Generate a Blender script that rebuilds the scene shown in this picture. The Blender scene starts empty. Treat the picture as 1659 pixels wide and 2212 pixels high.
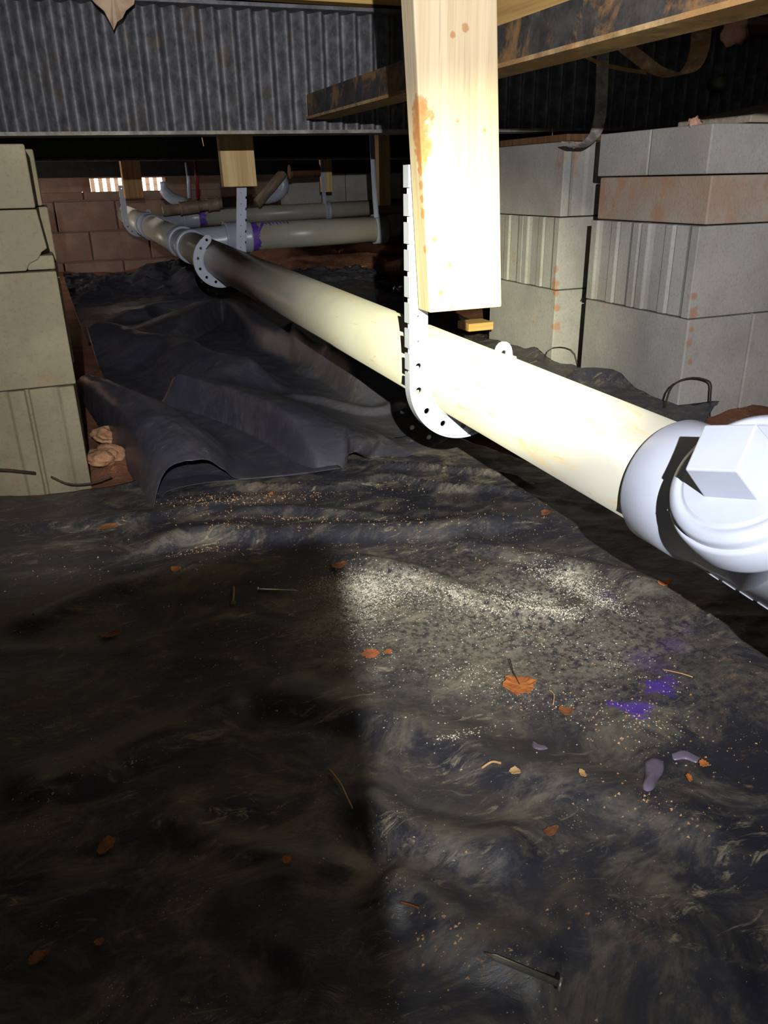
import bpy, math, random
import numpy as np
from mathutils import Vector, Matrix

random.seed(7)
rng = np.random.default_rng(7)
PI = math.pi
scene = bpy.context.scene
col = scene.collection

# ------------------------------------------------------------------ camera
W, H, F = 1659.0, 2212.0, 1680.0
CX, CY = W/2, H/2
CAM = np.array([0.0, 0.0, 0.54])

def _axes():
    vx, vy, sl = 95.0, 408.0, -0.021
    y = np.array([vx-CX, vy-CY, F]); y /= np.linalg.norm(y)
    v2 = np.array([vx+3000-CX, vy+3000*sl-CY, F])
    up = np.cross(y, v2); up /= np.linalg.norm(up)
    if up[1] > 0: up = -up
    x = np.cross(y, up); x /= np.linalg.norm(x)
    return np.stack([x, y, up])
RR = _axes()

def at(px, py, axis, val):
    """point where the view ray of a photo pixel meets the plane axis=val"""
    d = RR @ np.array([px-CX, py-CY, F])
    t = (val-CAM[axis])/d[axis]
    return CAM + t*d

cd = bpy.data.cameras.new('camera'); cam = bpy.data.objects.new('camera', cd); col.objects.link(cam)
cd.sensor_fit = 'VERTICAL'; cd.sensor_height = 36.0; cd.lens = F/H*36.0
cd.clip_start = 0.01; cd.clip_end = 100
m3 = Matrix((RR[:, 0].tolist(), (-RR[:, 1]).tolist(), (-RR[:, 2]).tolist())).transposed()
cam.matrix_world = Matrix.Translation(CAM.tolist()) @ m3.to_4x4()
scene.camera = cam

# ------------------------------------------------------------------ light
world = bpy.data.worlds.new('World'); scene.world = world; world.use_nodes = True
bgn = world.node_tree.nodes['Background']
bgn.inputs['Color'].default_value = (1.0, 0.90, 0.80, 1); bgn.inputs['Strength'].default_value = 5.0

LAMP = Vector((-0.05, -0.30, 0.72))  # source read from the cast shadows; the work light itself is made up
def spot(name, loc, target, power, angle, blend, color, radius):
    l = bpy.data.lights.new(name, 'SPOT'); l.energy = power; l.spot_size = math.radians(angle)
    l.spot_blend = blend; l.color = color; l.shadow_soft_size = radius
    o = bpy.data.objects.new(name, l); col.objects.link(o); o.location = loc
    o.rotation_euler = (Vector(target)-Vector(loc)).to_track_quat('-Z', 'Y').to_euler()
    return o
HOT = Vector(at(1045, 640, 1, 1.04).tolist())
FAR = Vector(at(1000, 330, 1, 2.2).tolist())
spot('inferred_lamp_flood', LAMP, FAR, 84, 92, 1.0, (1.0, 0.985, 0.97), 0.004)
spot('inferred_lamp_spill', LAMP, HOT, 6, 165, 0.3, (0.92, 0.95, 1.0), 0.004)
spot('inferred_lamp_core', LAMP, HOT, 250, 23, 1.0, (1.0, 0.95, 0.60), 0.004)
fl = bpy.data.lights.new('fill_light', 'POINT'); fl.energy = 0.55; fl.color = (1.0, 0.93, 0.72); fl.shadow_soft_size = 0.01
flo = bpy.data.objects.new('fill_light', fl); col.objects.link(flo); flo.location = (-0.02, 0.012, 0.565)  # weak fill added beside the camera to lift the shaded foreground

vs = scene.view_settings
vs.view_transform = 'Standard'; vs.look = 'None'; vs.gamma = 1.0; vs.use_curve_mapping = False
vs.exposure = 0.9

# ------------------------------------------------------------------ materials
def lin(c):
    return tuple(((v/255)/12.92 if v/255 <= .04045 else ((v/255+.055)/1.055)**2.4) for v in c)

class NT:
    def __init__(s, name):
        s.m = bpy.data.materials.new(name); s.m.use_nodes = True
        s.t = s.m.node_tree; s.b = s.t.nodes['Principled BSDF']
        s.tc = s.t.nodes.new('ShaderNodeTexCoord')
    def n(s, typ, **kw):
        o = s.t.nodes.new(typ)
        for k, v in kw.items(): setattr(o, k, v)
        return o
    def link(s, a, b): s.t.links.new(a, b)
    def val(s, inp, v):
        if hasattr(v, 'links'): s.link(v, inp)
        elif isinstance(v, tuple) and len(v) == 3 and inp.type == 'RGBA': inp.default_value = (*v, 1)
        else: inp.default_value = v
    def coords(s, scale=(1, 1, 1), rot=(0, 0, 0), loc=(0, 0, 0)):
        mp = s.n('ShaderNodeMapping'); s.link(s.tc.outputs['Object'], mp.inputs[0])
        mp.inputs['Scale'].default_value = scale; mp.inputs['Rotation'].default_value = rot; mp.inputs['Location'].default_value = loc
        return mp.outputs[0]
    def noise(s, scale, detail=5, rough=.6, vec=None, dist=0.0):
        o = s.n('ShaderNodeTexNoise'); o.inputs['Scale'].default_value = scale; o.inputs['Detail'].default_value = detail
        o.inputs['Roughness'].default_value = rough; o.inputs['Distortion'].default_value = dist
        s.link(vec if vec is not None else s.tc.outputs['Object'], o.inputs['Vector'])
        return o.outputs['Fac']
    def voro(s, scale, vec=None):
        o = s.n('ShaderNodeTexVoronoi'); o.inputs['Scale'].default_value = scale
        s.link(vec if vec is not None else s.tc.outputs['Object'], o.inputs['Vector'])
        return o.outputs['Distance']
    def step(s, x, a, b):
        o = s.n('ShaderNodeMapRange'); o.interpolation_type = 'SMOOTHSTEP'
        s.link(x, o.inputs['Value']); o.inputs['From Min'].default_value = a; o.inputs['From Max'].default_value = b
        return o.outputs['Result']
    def math(s, op, a, b=0.0):
        o = s.n('ShaderNodeMath'); o.operation = op; s.val(o.inputs[0], a); s.val(o.inputs[1], b); return o.outputs[0]
    def mix(s, fac, a, b):
        o = s.n('ShaderNodeMix'); o.data_type = 'RGBA'
        s.val(o.inputs[0], fac); s.val(o.inputs[6], a); s.val(o.inputs[7], b); return o.outputs[2]
    def blob(s, p, r, soft=.5, wob=.5, nscale=30):
        """mask of a stain around point p with a wobbly outline"""
        v = s.n('ShaderNodeVectorMath'); v.operation = 'DISTANCE'; s.link(s.tc.outputs['Object'], v.inputs[0]); v.inputs[1].default_value = tuple(float(q) for q in p)
        d = s.math('DIVIDE', v.outputs['Value'], r)
        d = s.math('ADD', d, s.math('MULTIPLY', s.math('SUBTRACT', s.noise(nscale, 4), .5), wob*2))
        return s.math('SUBTRACT', 1.0, s.step(d, 1-soft, 1.0))
    def bump(s, h, strength=.3, dist=.01):
        o = s.n('ShaderNodeBump'); o.inputs['Strength'].default_value = strength; o.inputs['Distance'].default_value = dist
        s.link(h, o.inputs['Height']); s.link(o.outputs[0], s.b.inputs['Normal'])
    def out(s, color, rough=.6, metal=0.0, spec=None):
        s.val(s.b.inputs['Base Color'], color); s.val(s.b.inputs['Roughness'], rough); s.val(s.b.inputs['Metallic'], metal)
        if spec is not None: s.b.inputs['Specular IOR Level'].default_value = spec
        return s.m

def simple(name, c1, c2, scale=8, rough=.6, bump=.15, bscale=60, metal=0.0, bd=.004, stretch=(1, 1, 1)):
    n = NT(name); v = n.coords(stretch)
    n.bump(n.noise(bscale, 6, .65, v), bump, bd)
    return n.out(n.mix(n.step(n.noise(scale, 6, .6, v), .35, .65), lin(c1), lin(c2)), rough, metal)

def concrete(name, c1, c2, stain, amt, blobs=()):
    n = NT(name)
    base = n.mix(n.step(n.noise(5, 5), .35, .65), lin(c1), lin(c2))
    base = n.mix(n.math('MULTIPLY', n.step(n.noise(160, 3, .8), .5, .75), .35), base, lin([int(x*.6) for x in c1]))
    base = n.mix(n.math('MULTIPLY', n.step(n.noise(9, 7, .7, n.coords((1, 1, .6), loc=(3, 1, 7))), .62-.14*amt, .74-.10*amt), .75), base, lin(stain))
    for p, r in blobs:
        base = n.mix(n.math('MULTIPLY', n.blob(p, r*1.35, .5, 1.1, 45), .65), base, lin((168, 114, 76)))
    n.bump(n.noise(170, 5, .75), .55, .0025)
    return n.out(base, .93, 0, .2)

M = {}
M['block'] = concrete('block_grey', (168, 166, 162), (150, 148, 145), (164, 124, 96), .15,
    [(at(x, y, 1, 2.02), r) for x, y, r in [(1193, 585, .016), (1199, 612, .014), (1197, 632, .012), (1202, 665, .010), (1202, 705, .012), (1128, 668, .012)]]+[(at(x, y, 1, 1.425), r) for x, y, r in [(1499, 640, .010), (1500, 676, .012), (1497, 710, .008), (1490, 745, .012), (1490, 785, .010), (1455, 805, .012), (1380, 760, .008)]]+[(at(1292, 768, 1, 1.8), .016)])
M['block_tan'] = concrete('block_tan', (142, 133, 110), (124, 117, 97), (146, 110, 80), .3)
M['block_rust'] = concrete('block_rusty', (168, 158, 148), (158, 138, 122), (172, 122, 92), 1.0)
M['block_brown'] = concrete('block_brown', (142, 118, 104), (120, 100, 90), (132, 88, 64), .6)
M['pvc_white'] = simple('pvc_white', (162, 168, 184), (154, 160, 176), 10, .32, .04, 40)
M['mud'] = simple('mud', (176, 104, 62), (148, 84, 50), 60, .95, .5, 200)

def pvc_pipe():
    n = NT('pvc_pipe')
    base = n.mix(n.step(n.noise(4, 4), .3, .7), lin((164, 163, 153)), lin((150, 148, 136)))
    st = n.math('MULTIPLY', n.step(n.noise(22, 7, .7, n.coords((1, .45, 1)), .8), .57, .70), .65)
    base = n.mix(st, base, lin((176, 142, 88)))
    sc = n.math('MULTIPLY', n.step(n.noise(70, 3, .5, n.coords((1, .12, 1), (0, 0, .5)), 1.5), .66, .70), .5)
    base = n.mix(sc, base, lin((150, 118, 76)))
    n.bump(n.noise(30, 3), .03, .002)
    return n.out(base, .36)
M['pvc_pipe'] = pvc_pipe()
M['pvc_old'] = simple('pvc_old', (150, 132, 112), (120, 100, 82), 14, .55, .2, 60)
M['primer'] = simple('primer_purple', (84, 52, 150), (104, 74, 172), 40, .5, .1, 60)
M['dark'] = simple('dark_hole', (20, 20, 22), (14, 14, 16), 10, .9, 0, 10)

def wood(name, c1, c2, axis=2, stain=None):
    n = NT(name)
    st = [55, 55, 55]; st[axis] = 1.6
    g = n.noise(1, 6, .62, n.coords(tuple(st)), .6)
    st2 = [210, 210, 210]; st2[axis] = 5
    g2 = n.noise(1, 3, .6, n.coords(tuple(st2)), .2)
    base = n.mix(n.step(g, .36, .66), lin(c1), lin(c2))
    base = n.mix(n.math('MULTIPLY', n.step(g2, .55, .72), .35), base, lin([int(x*.72) for x in c2]))
    for p, r, c, sz in (stain or []):
        base = n.mix(n.math('MULTIPLY', n.blob(p, r, .35, .45 if sz > 150 else .9, sz), .75), base, lin(c))
    n.bump(g2, .25, .002)
    return n.out(base, .72, 0, .3)

OR = (158, 106, 62)
pst = []
for (px, py, r) in [(903, 225, .014), (905, 250, .018), (903, 275, .019), (905, 300, .018), (908, 325, .016), (907, 345, .013), (906, 365, .010), (908, 400, .007), (912, 430, .006), (912, 460, .007), (913, 540, .007)]:
    pst.append((at(px, py, 1, 1.0), r, OR, 90))
for (px, py, r) in [(978, 75, .0045), (988, 262, .0025), (1047, 281, .003), (939, 517, .004), (971, 572, .004), (952, 633, .0045), (976, 662, .002), (1005, 60, .006)]:
    pst.append((at(px, py, 1, .995), r, (150, 100, 60), 200))
M['wood_post'] = wood('wood_post', (182, 167, 141), (168, 150, 121), 2, pst)
M['wood'] = wood('wood_block', (206, 180, 132), (180, 150, 104), 2)
M['wood_x'] = wood('wood_joist_x', (206, 172, 104), (176, 140, 80), 0)
M['wood_y'] = wood('wood_joist_y', (196, 160, 100), (166, 130, 80), 1)
M['wood_tan'] = wood('wood_tan', (176, 138, 96), (146, 108, 70), 2)
M['wood_dark'] = wood('wood_dark', (120, 86, 58), (92, 64, 44), 2)
M['board_grey'] = wood('board_grey', (168, 158, 140), (142, 132, 116), 0)

def steel(name, c, rust, amt, rough=.42):
    n = NT(name)
    base = n.mix(n.step(n.noise(30, 6, .7), .35, .7), lin(c), lin([int(x*1.45)+6 for x in c]))
    base = n.mix(n.math('MULTIPLY', n.step(n.noise(11, 8, .72, None, .4), .60-.12*amt, .72-.1*amt), .85), base, lin(rust))
    n.bump(n.noise(90, 5, .7), .35, .002)
    return n.out(base, rough, .15)
M['beam'] = steel('beam_painted', (74, 74, 79), (104, 92, 80), .35, .6)
M['beam_black'] = steel('beam_black', (30, 30, 33), (70, 58, 48), .1)
M['beam_rust'] = steel('beam_rusty', (44, 43, 44), (138, 104, 66), .9, .6)
M['flange_rust'] = steel('flange_rusty', (120, 100, 72), (150, 112, 68), 1.2, .75)
M['flange_grey'] = steel('flange_grey', (92, 90, 86), (118, 106, 84), .8, .6)
M['strap'] = steel('strap_steel', (128, 124, 120), (120, 100, 84), .5, .45)
M['strap_brown'] = steel('strap_brown', (140, 112, 88), (150, 112, 78), .9, .7)
M['galv'] = simple('galvanised', (170, 168, 158), (140, 138, 130), 40, .35, .1, 80, .7)
M['insul'] = simple('insulation', (204, 164, 142), (180, 138, 116), 20, .95, .8, 70, 0, .01)
M['paper'] = simple('paper_tan', (182, 158, 134), (150, 122, 98), 12, .9, .4, 40)
M['red'] = simple('pex_red', (140, 40, 44), (120, 30, 36), 10, .4, .05, 20)
M['leaf'] = simple('leaf_brown', (190, 116, 58), (160, 90, 42), 60, .7, .4, 120)
M['leaf_dark'] = simple('leaf_dark', (134, 84, 46), (110, 66, 36), 60, .8, .4, 120)
M['chip'] = simple('wood_chip', (196, 160, 110), (170, 130, 84), 60, .8, .2, 100)
M['shaving'] = simple('pvc_shavings', (226, 220, 204), (206, 198, 176), 200, .8, 0, 50)
M['crumb'] = simple('soil_crumbs', (150, 112, 76), (196, 160, 118), 160, .9, 0, 50)
M['glue'] = simple('glue_blob', (104, 98, 116), (122, 112, 134), 30, .35, .1, 40)
M['scrap'] = simple('white_film', (196, 194, 204), (170, 168, 180), 20, .35, .2, 30)
M['twig'] = simple('twig_dark', (58, 46, 38), (40, 32, 28), 20, .8, .2, 60)
M['teal'] = simple('print_teal', (120, 176, 170), (130, 186, 178), 10, .5, 0, 10)
M['cloud_green'] = simple('green_plug', (120, 142, 110), (100, 124, 96), 10, .5, 0, 10)
M['lampbody'] = simple('lamp_yellow', (190, 150, 30), (180, 140, 28), 10, .4, 0, 10)
M['black_rubber'] = simple('black_rubber', (24, 24, 24), (30, 30, 30), 10, .6, 0, 10)
M['ceiling'] = simple('belly_wrap', (26, 25, 26), (18, 18, 19), 3, .55, .4, 6, 0, .03)

def soil():
    n = NT('clay_soil')
    base = n.mix(n.step(n.noise(9, 8, .7), .35, .65), lin((160, 112, 86)), lin((126, 86, 66)))
    base = n.mix(n.math('MULTIPLY', n.step(n.noise(40, 5, .7), .55, .7), .6), base, lin((206, 156, 122)))
    n.bump(n.noise(60, 7, .75), .9, .01)
    return n.out(base, .95, 0, .2)
M['soil'] = soil()
M['clod'] = simple('pale_clay', (188, 144, 108), (156, 112, 82), 40, .95, .8, 60, 0, .008)

GP = lambda px, py, z=0.004: at(px, py, 2, z)
def plastic(name, dirt, front):
    n = NT(name)
    base = lin((46, 46, 54) if front else (60, 60, 71))
    v1 = n.coords((1.0, 1.5, 1), (0, 0, .5))
    d1 = n.math('MULTIPLY', n.step(n.noise(9, 10, .78, v1, .8), .44, .70), .55*dirt)
    c = n.mix(d1, base, lin((136, 128, 108)))
    v2 = n.coords((22, 60, 22), (0, 0, -.35))
    d2 = n.math('MULTIPLY', n.step(n.noise(1, 7, .75, v2, 1.2), .55, .68), .50*dirt)
    d2 = n.math('MULTIPLY', d2, n.step(n.noise(5, 5, .65), .42, .60))
    c = n.mix(d2, c, lin((192, 180, 150)))
    d3 = n.math('MULTIPLY', n.step(n.noise(26, 9, .8, n.coords((1, 1.5, 1), loc=(5, 2, 0))), .60, .70), .6*dirt)
    d3 = n.math('MULTIPLY', d3, n.step(n.noise(4, 4, .6, n.coords(loc=(2, 7, 0))), .42, .60))
    c = n.mix(d3, c, lin((150, 108, 70)))
    d4 = n.math('MULTIPLY', n.math('SUBTRACT', 1.0, n.step(n.voro(330), .10, .22)), n.step(n.noise(16, 7, .8), .54, .62))
    c = n.mix(n.math('MULTIPLY', d4, .75*dirt), c, lin((214, 202, 174)))
    dirty = n.math('MAXIMUM', n.math('MAXIMUM', d1, d2), d3)
    if front:
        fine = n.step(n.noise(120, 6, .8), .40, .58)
        for (px, py, r, k, cc) in [(960, 1330, .27, .42, (178, 170, 148)), (1250, 1380, .24, .34, (174, 166, 146)), (790, 1275, .055, .75, (206, 202, 186)), (880, 1262, .045, .6, (206, 200, 182)), (770, 1320, .05, .5, (200, 194, 176)), (1235, 1250, .045, .65, (206, 200, 180)), (1160, 1300, .045, .6, (206, 200, 180)), (1000, 1296, .035, .5, (206, 200, 180)), (580, 1075, .10, .35, (150, 122, 84))]:  # two widest blobs: lamp-lit zone painted lighter; small ones: dust
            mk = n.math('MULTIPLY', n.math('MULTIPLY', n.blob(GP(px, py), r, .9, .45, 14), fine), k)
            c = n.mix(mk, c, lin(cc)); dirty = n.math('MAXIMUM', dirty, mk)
    if front:
        for (px, py, r) in [(1455, 1405, .030), (1425, 1460, .026), (1480, 1375, .022), (1385, 1430, .03), (1310, 1300, .025)]:
            c = n.mix(n.math('MULTIPLY', n.blob(GP(px, py), r, .9, .5, 24), .42), c, lin((86, 64, 128)))
        for (px, py, r) in [(1420, 1500, .022), (1375, 1545, .022), (1450, 1485, .018), (1360, 1580, .010), (1325, 1535, .012)]:
            c = n.mix(n.math('MULTIPLY', n.blob(GP(px, py), r, .5, .7, 60), .8), c, lin((84, 54, 160)))
    n.bump(n.noise(26, 7, .7, n.coords((1, 1.6, 1), (0, 0, .4)), .8), .30 if front else .18, .005)
    rough = n.math('ADD', .36, n.math('MULTIPLY', dirty, .75))
    return n.out(c, rough, 0, .5)
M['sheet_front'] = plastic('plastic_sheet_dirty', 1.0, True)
M['sheet_back'] = plastic('plastic_sheet_cleaner', .30, False)
M['sheet_side'] = plastic('plastic_sheet_side', 1.5, False)

# ------------------------------------------------------------------ mesh tools
def tag(o, label=None, cat=None, group=None, kind=None):
    if label: o['label'] = label
    if cat: o['category'] = cat
    if group: o['group'] = group
    if kind: o['kind'] = kind
    return o

def empty(name, loc=(0, 0, 0)):
    o = bpy.data.objects.new(name, None); col.objects.link(o); o.location = loc; o.empty_display_size = .05
    return o

class MB:
    def __init__(s): s.v = []; s.f = []; s.sm = []
    def add(s, vs, fs, smooth=False):
        o = len(s.v); s.v += [tuple(float(c) for c in p) for p in vs]
        s.f += [tuple(i+o for i in f) for f in fs]; s.sm += [smooth]*len(fs); return s
    def box(s, lo, hi, tilt=0.0):
        x0, y0, z0 = lo; x1, y1, z1 = hi
        p = [(x, y, z+tilt*x) for z in (z0, z1) for y in (y0, y1) for x in (x0, x1)]
        return s.add(p, [(0, 2, 3, 1), (4, 5, 7, 6), (0, 1, 5, 4), (2, 6, 7, 3), (0, 4, 6, 2), (1, 3, 7, 5)])
    def prism(s, poly, axis, a, b):
        """extrude a 2D polygon (in the two other axes, cyclic order) from a to b along axis"""
        n = len(poly); vs = []
        for t in (a, b):
            for (u, w) in poly:
                p = [0, 0, 0]; p[axis] = t; p[(axis+1) % 3] = u; p[(axis+2) % 3] = w; vs.append(p)
        area = sum(poly[i][0]*poly[(i+1) % n][1]-poly[(i+1) % n][0]*poly[i][1] for i in range(n))
        fs = [tuple(range(n-1, -1, -1)), tuple(range(n, 2*n))] + [(i, (i+1) % n, n+(i+1) % n, n+i) for i in range(n)]
        if (area < 0) != (b < a): fs = [tuple(reversed(f)) for f in fs]
        return s.add(vs, fs)
    def lathe(s, p0, d, prof, seg=40, caps=(True, True), smooth=True):
        """profile [(t, r)...] along axis d from p0"""
        d = Vector(d).normalized(); p0 = Vector(p0)
        a = d.orthogonal().normalized(); b = d.cross(a)
        vs = []; fs = []
        for t, r in prof:
            for k in range(seg):
                w = 2*PI*k/seg; vs.append(p0+d*t+(a*math.cos(w)+b*math.sin(w))*r)
        for i in range(len(prof)-1):
            for k in range(seg):
                k2 = (k+1) % seg; fs.append((i*seg+k, i*seg+k2, (i+1)*seg+k2, (i+1)*seg+k))
        s.add(vs, fs, smooth)
        n0 = len(s.v)-len(vs)
        if caps[0]: s.f.append(tuple(n0+k for k in range(seg-1, -1, -1))); s.sm.append(False)
        if caps[1]: s.f.append(tuple(n0+(len(prof)-1)*seg+k for k in range(seg))); s.sm.append(False)
        return s
    def tube(s, pts, r, seg=10, caps=True, flat=None):
        """round tube along points; r number or list"""
        P = [Vector(p) for p in pts]; n = len(P)
        rs = r if isinstance(r, (list, tuple)) else [r]*n
        up = None; vs = []; fs = []
        for i in range(n):
            t = (P[min(i+1, n-1)]-P[max(i-1, 0)]).normalized()
            if up is None: up = t.orthogonal().normalized()
            a = (up-t*up.dot(t)).normalized(); up = a; b = t.cross(a)
            for k in range(seg):
                w = 2*PI*k/seg; vs.append(P[i]+(a*math.cos(w)+b*math.sin(w))*rs[i])
        for i in range(n-1):
            for k in range(seg):
                k2 = (k+1) % seg; fs.append((i*seg+k, i*seg+k2, (i+1)*seg+k2, (i+1)*seg+k))
        n0 = len(s.v); s.add(vs, fs, True)
        if caps:
            s.f.append(tuple(n0+k for k in range(seg-1, -1, -1))); s.f.append(tuple(n0+(n-1)*seg+k for k in range(seg))); s.sm += [False]*2
        return s
    def ribbon(s, pts, wdir, w, th=.0012):
        """flat metal band along pts, width along wdir, real thickness"""
        P = [Vector(p) for p in pts]; n = len(P); vs = []; fs = []
        wd = Vector(wdir).normalized()
        for i in range(n):
            t = (P[min(i+1, n-1)]-P[max(i-1, 0)]).normalized(); nn = t.cross(wd).normalized()*th/2
            for (a, b) in ((-1, -1), (1, -1), (1, 1), (-1, 1)): vs.append(P[i]+wd*(a*w/2)+nn*b)
        for i in range(n-1):
            for k in range(4):
                k2 = (k+1) % 4; fs.append((i*4+k, i*4+k2, (i+1)*4+k2, (i+1)*4+k))
        fs += [(3, 2, 1, 0), tuple((n-1)*4+k for k in range(4))]
        return s.add(vs, fs)
    def build(s, name, mat, parent=None, bevel=0.0):
        me = bpy.data.meshes.new(name); me.from_pydata(s.v, [], s.f); me.update()
        me.polygons.foreach_set('use_smooth', s.sm)
        me.materials.append(M[mat] if isinstance(mat, str) else mat)
        o = bpy.data.objects.new(name, me); col.objects.link(o)
        if parent is not None:
            o.parent = parent
            if any(parent.location): o.matrix_parent_inverse = Matrix.Translation(-parent.location)
        if bevel:
            b = o.modifiers.new('bevel', 'BEVEL'); b.width = bevel; b.segments = 2; b.limit_method = 'ANGLE'; b.angle_limit = .6
        return o

def catmull(pts, n):
    P = [np.array(p, float) for p in pts]; P = [2*P[0]-P[1]]+P+[2*P[-1]-P[-2]]
    out = []; m = len(P)-3
    for k in range(n):
        u = k/(n-1)*m; i = min(int(u), m-1); t = u-i
        a, b, c, d = P[i:i+4]
        out.append(.5*((2*b)+(-a+c)*t+(2*a-5*b+4*c-d)*t*t+(-a+3*b-3*c+d)*t**3))
    return np.array(out)

# value noise (vectorised) for real relief
def _hash(ix, iy, seed):
    h = (ix.astype(np.int64)*374761393 + iy.astype(np.int64)*668265263 + seed*974711) & 0xffffffff
    h = ((h ^ (h >> 13))*1274126177) & 0xffffffff
    return ((h ^ (h >> 16)) & 0xffff)/65535.0
def vnoise(x, y, seed=0):
    ix = np.floor(x); iy = np.floor(y); fx = x-ix; fy = y-iy
    fx = fx*fx*fx*(fx*(fx*6-15)+10); fy = fy*fy*fy*(fy*(fy*6-15)+10)
    a = _hash(ix, iy, seed); b = _hash(ix+1, iy, seed); c = _hash(ix, iy+1, seed); d = _hash(ix+1, iy+1, seed)
    return (a*(1-fx)+b*fx)*(1-fy)+(c*(1-fx)+d*fx)*fy
def fbm(x, y, o=5, seed=0, g=.5):
    s = np.zeros_like(x, dtype=float); a = 1.0; t = 0
    for k in range(o): s += a*vnoise(x*2**k, y*2**k, seed+k*17); t += a; a *= g
    return s/t
def ridged(x, y, o=4, seed=0):
    s = np.zeros_like(x, dtype=float); a = 1.0; t = 0
    for k in range(o): s += a*(1-np.abs(2*vnoise(x*2**k, y*2**k, seed+k*31)-1)); t += a; a *= .5
    return s/t

def grid_mesh(name, X, Y, Z, mat, parent=None, thick=0.0):
    nr, nc = X.shape
    v = np.stack([X, Y, Z], -1).reshape(-1, 3)
    i = np.arange(nr*nc).reshape(nr, nc)
    f = np.stack([i[:-1, :-1], i[:-1, 1:], i[1:, 1:], i[1:, :-1]], -1).reshape(-1, 4)
    me = bpy.data.meshes.new(name); me.from_pydata(v.tolist(), [], f.tolist()); me.update()
    me.polygons.foreach_set('use_smooth', [True]*len(f))
    me.materials.append(M[mat]); o = bpy.data.objects.new(name, me); col.objects.link(o)
    if parent is not None: o.parent = parent
    if thick:
        md = o.modifiers.new('thickness', 'SOLIDIFY'); md.thickness = thick; md.offset = -1
    return o

def polydist(X, Y, pts):
    """signed distance to polyline (positive on its left), param 0..1 and per-vertex weights interpolated"""
    P = np.asarray(pts, float)[:, :2]
    L = np.r_[0, np.cumsum(np.linalg.norm(np.diff(P, axis=0), axis=1))]
    best = np.full(X.shape, 1e9); sg = np.zeros(X.shape); u = np.zeros(X.shape)
    for k in range(len(P)-1):
        a = P[k]; d = P[k+1]-a; l2 = d@d
        t = np.clip(((X-a[0])*d[0]+(Y-a[1])*d[1])/l2, 0, 1)
        qx = X-(a[0]+t*d[0]); qy = Y-(a[1]+t*d[1]); q = np.hypot(qx, qy)
        m = q < best
        best = np.where(m, q, best); sg = np.where(m, np.sign(d[0]*qy-d[1]*qx), sg); u = np.where(m, (L[k]+t*math.sqrt(l2))/L[-1], u)
    return best*sg, u

def sm01(t): t = np.clip(t, 0, 1); return t*t*(3-2*t)

def ridge(X, Y, pxs, h, wn, wf, z0=None, taper=.15, sharp=1.0):
    """fold: crest given as photo pixels at height h above ground; wn near-side width, wf far-side width"""
    pts = [at(px, py, 2, (z0 if z0 is not None else h))[:2] for px, py in pxs]
    pts = catmull(pts, max(8, len(pts)*5))
    if pts[0][0] > pts[-1][0]: pts = pts[::-1]
    d, u = polydist(X, Y, pts)          # left of a left-to-right line = far side
    w = np.where(d > 0, wf, wn)
    t = 1-np.clip(np.abs(d)/w, 0, 1)
    prof = sm01(t)**sharp
    tp = sm01(u/taper)*sm01((1-u)/taper) if taper > 0 else 1.0
    return h*prof*tp

# ------------------------------------------------------------------ setting
xs = np.arange(-1.35, 5.11, .04); ys = np.arange(-2.1, 6.31, .04)
GX, GY = np.meshgrid(xs, ys)
def soil_z(X, Y):
    z = -.045+.022*fbm(X*6, Y*6, 5, 3)
    z = z+.035*sm01((X-1.25)/.3)*(.5+fbm(X*9, Y*9, 4, 8))*sm01((2.6-Y)/.3)       # crumbly soil at right piers
    z = z+.05*sm01((Y-4.6)/.9)*fbm(X*5, Y*5, 5, 12)
    z = z+.26*sm01((Y-4.15)/.8)*sm01((X-1.0)/.5)*(.4+.6*fbm(X*4, Y*4, 4, 5))
    lp = np.exp(-(((X-.07)/.10)**2+((Y-1.66)/.16)**2)); z = z+.055*lp*(.5+fbm(X*14, Y*14, 4, 5))
    lq = np.exp(-(((X+.2)/.25)**2+((Y-1.50)/.05)**2)); z = z+.045*lq*(.5+fbm(X*20, Y*20, 4, 6))
    return z
soil_o = grid_mesh('floor', GX, GY, soil_z(GX, GY), 'soil'); tag(soil_o, 'reddish brown clay soil floor of the crawl space', 'floor', kind='structure')

mb = MB().box((-1.36, -2.1, 1.06), (5.1, 6.35, 1.12)); o = mb.build('ceiling', 'ceiling'); tag(o, 'black underside of the house floor above the beams', 'ceiling', kind='structure')
for nm, lo, hi in (('wall_right', (5.0, -2.0, -.2), (5.1, 6.35, 1.12)), ('wall_front', (-1.36, -2.1, -.2), (5.1, -2.0, 1.12))):
    o = MB().box(lo, hi).build(nm, 'block_brown'); tag(o, 'plain block foundation wall closing the crawl space', 'wall', kind='structure')

wlf = empty('wall_left', (-1.25, 2, 0)); tag(wlf, 'left foundation wall with an added unseen opening to bring in daylight', 'wall', kind='structure')
for lo, hi in (((-1.35, -2.0, -.2), (-1.25, 4.55, 1.12)), ((-1.35, 5.75, -.2), (-1.25, 6.35, 1.12)), ((-1.35, 4.55, .58), (-1.25, 5.75, 1.12)), ((-1.35, 4.55, -.2), (-1.25, 5.75, .06))):  # opening added out of view to bring daylight to the back left
    MB().box(lo, hi).build('wall_panel', 'block_brown', wlf)
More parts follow.
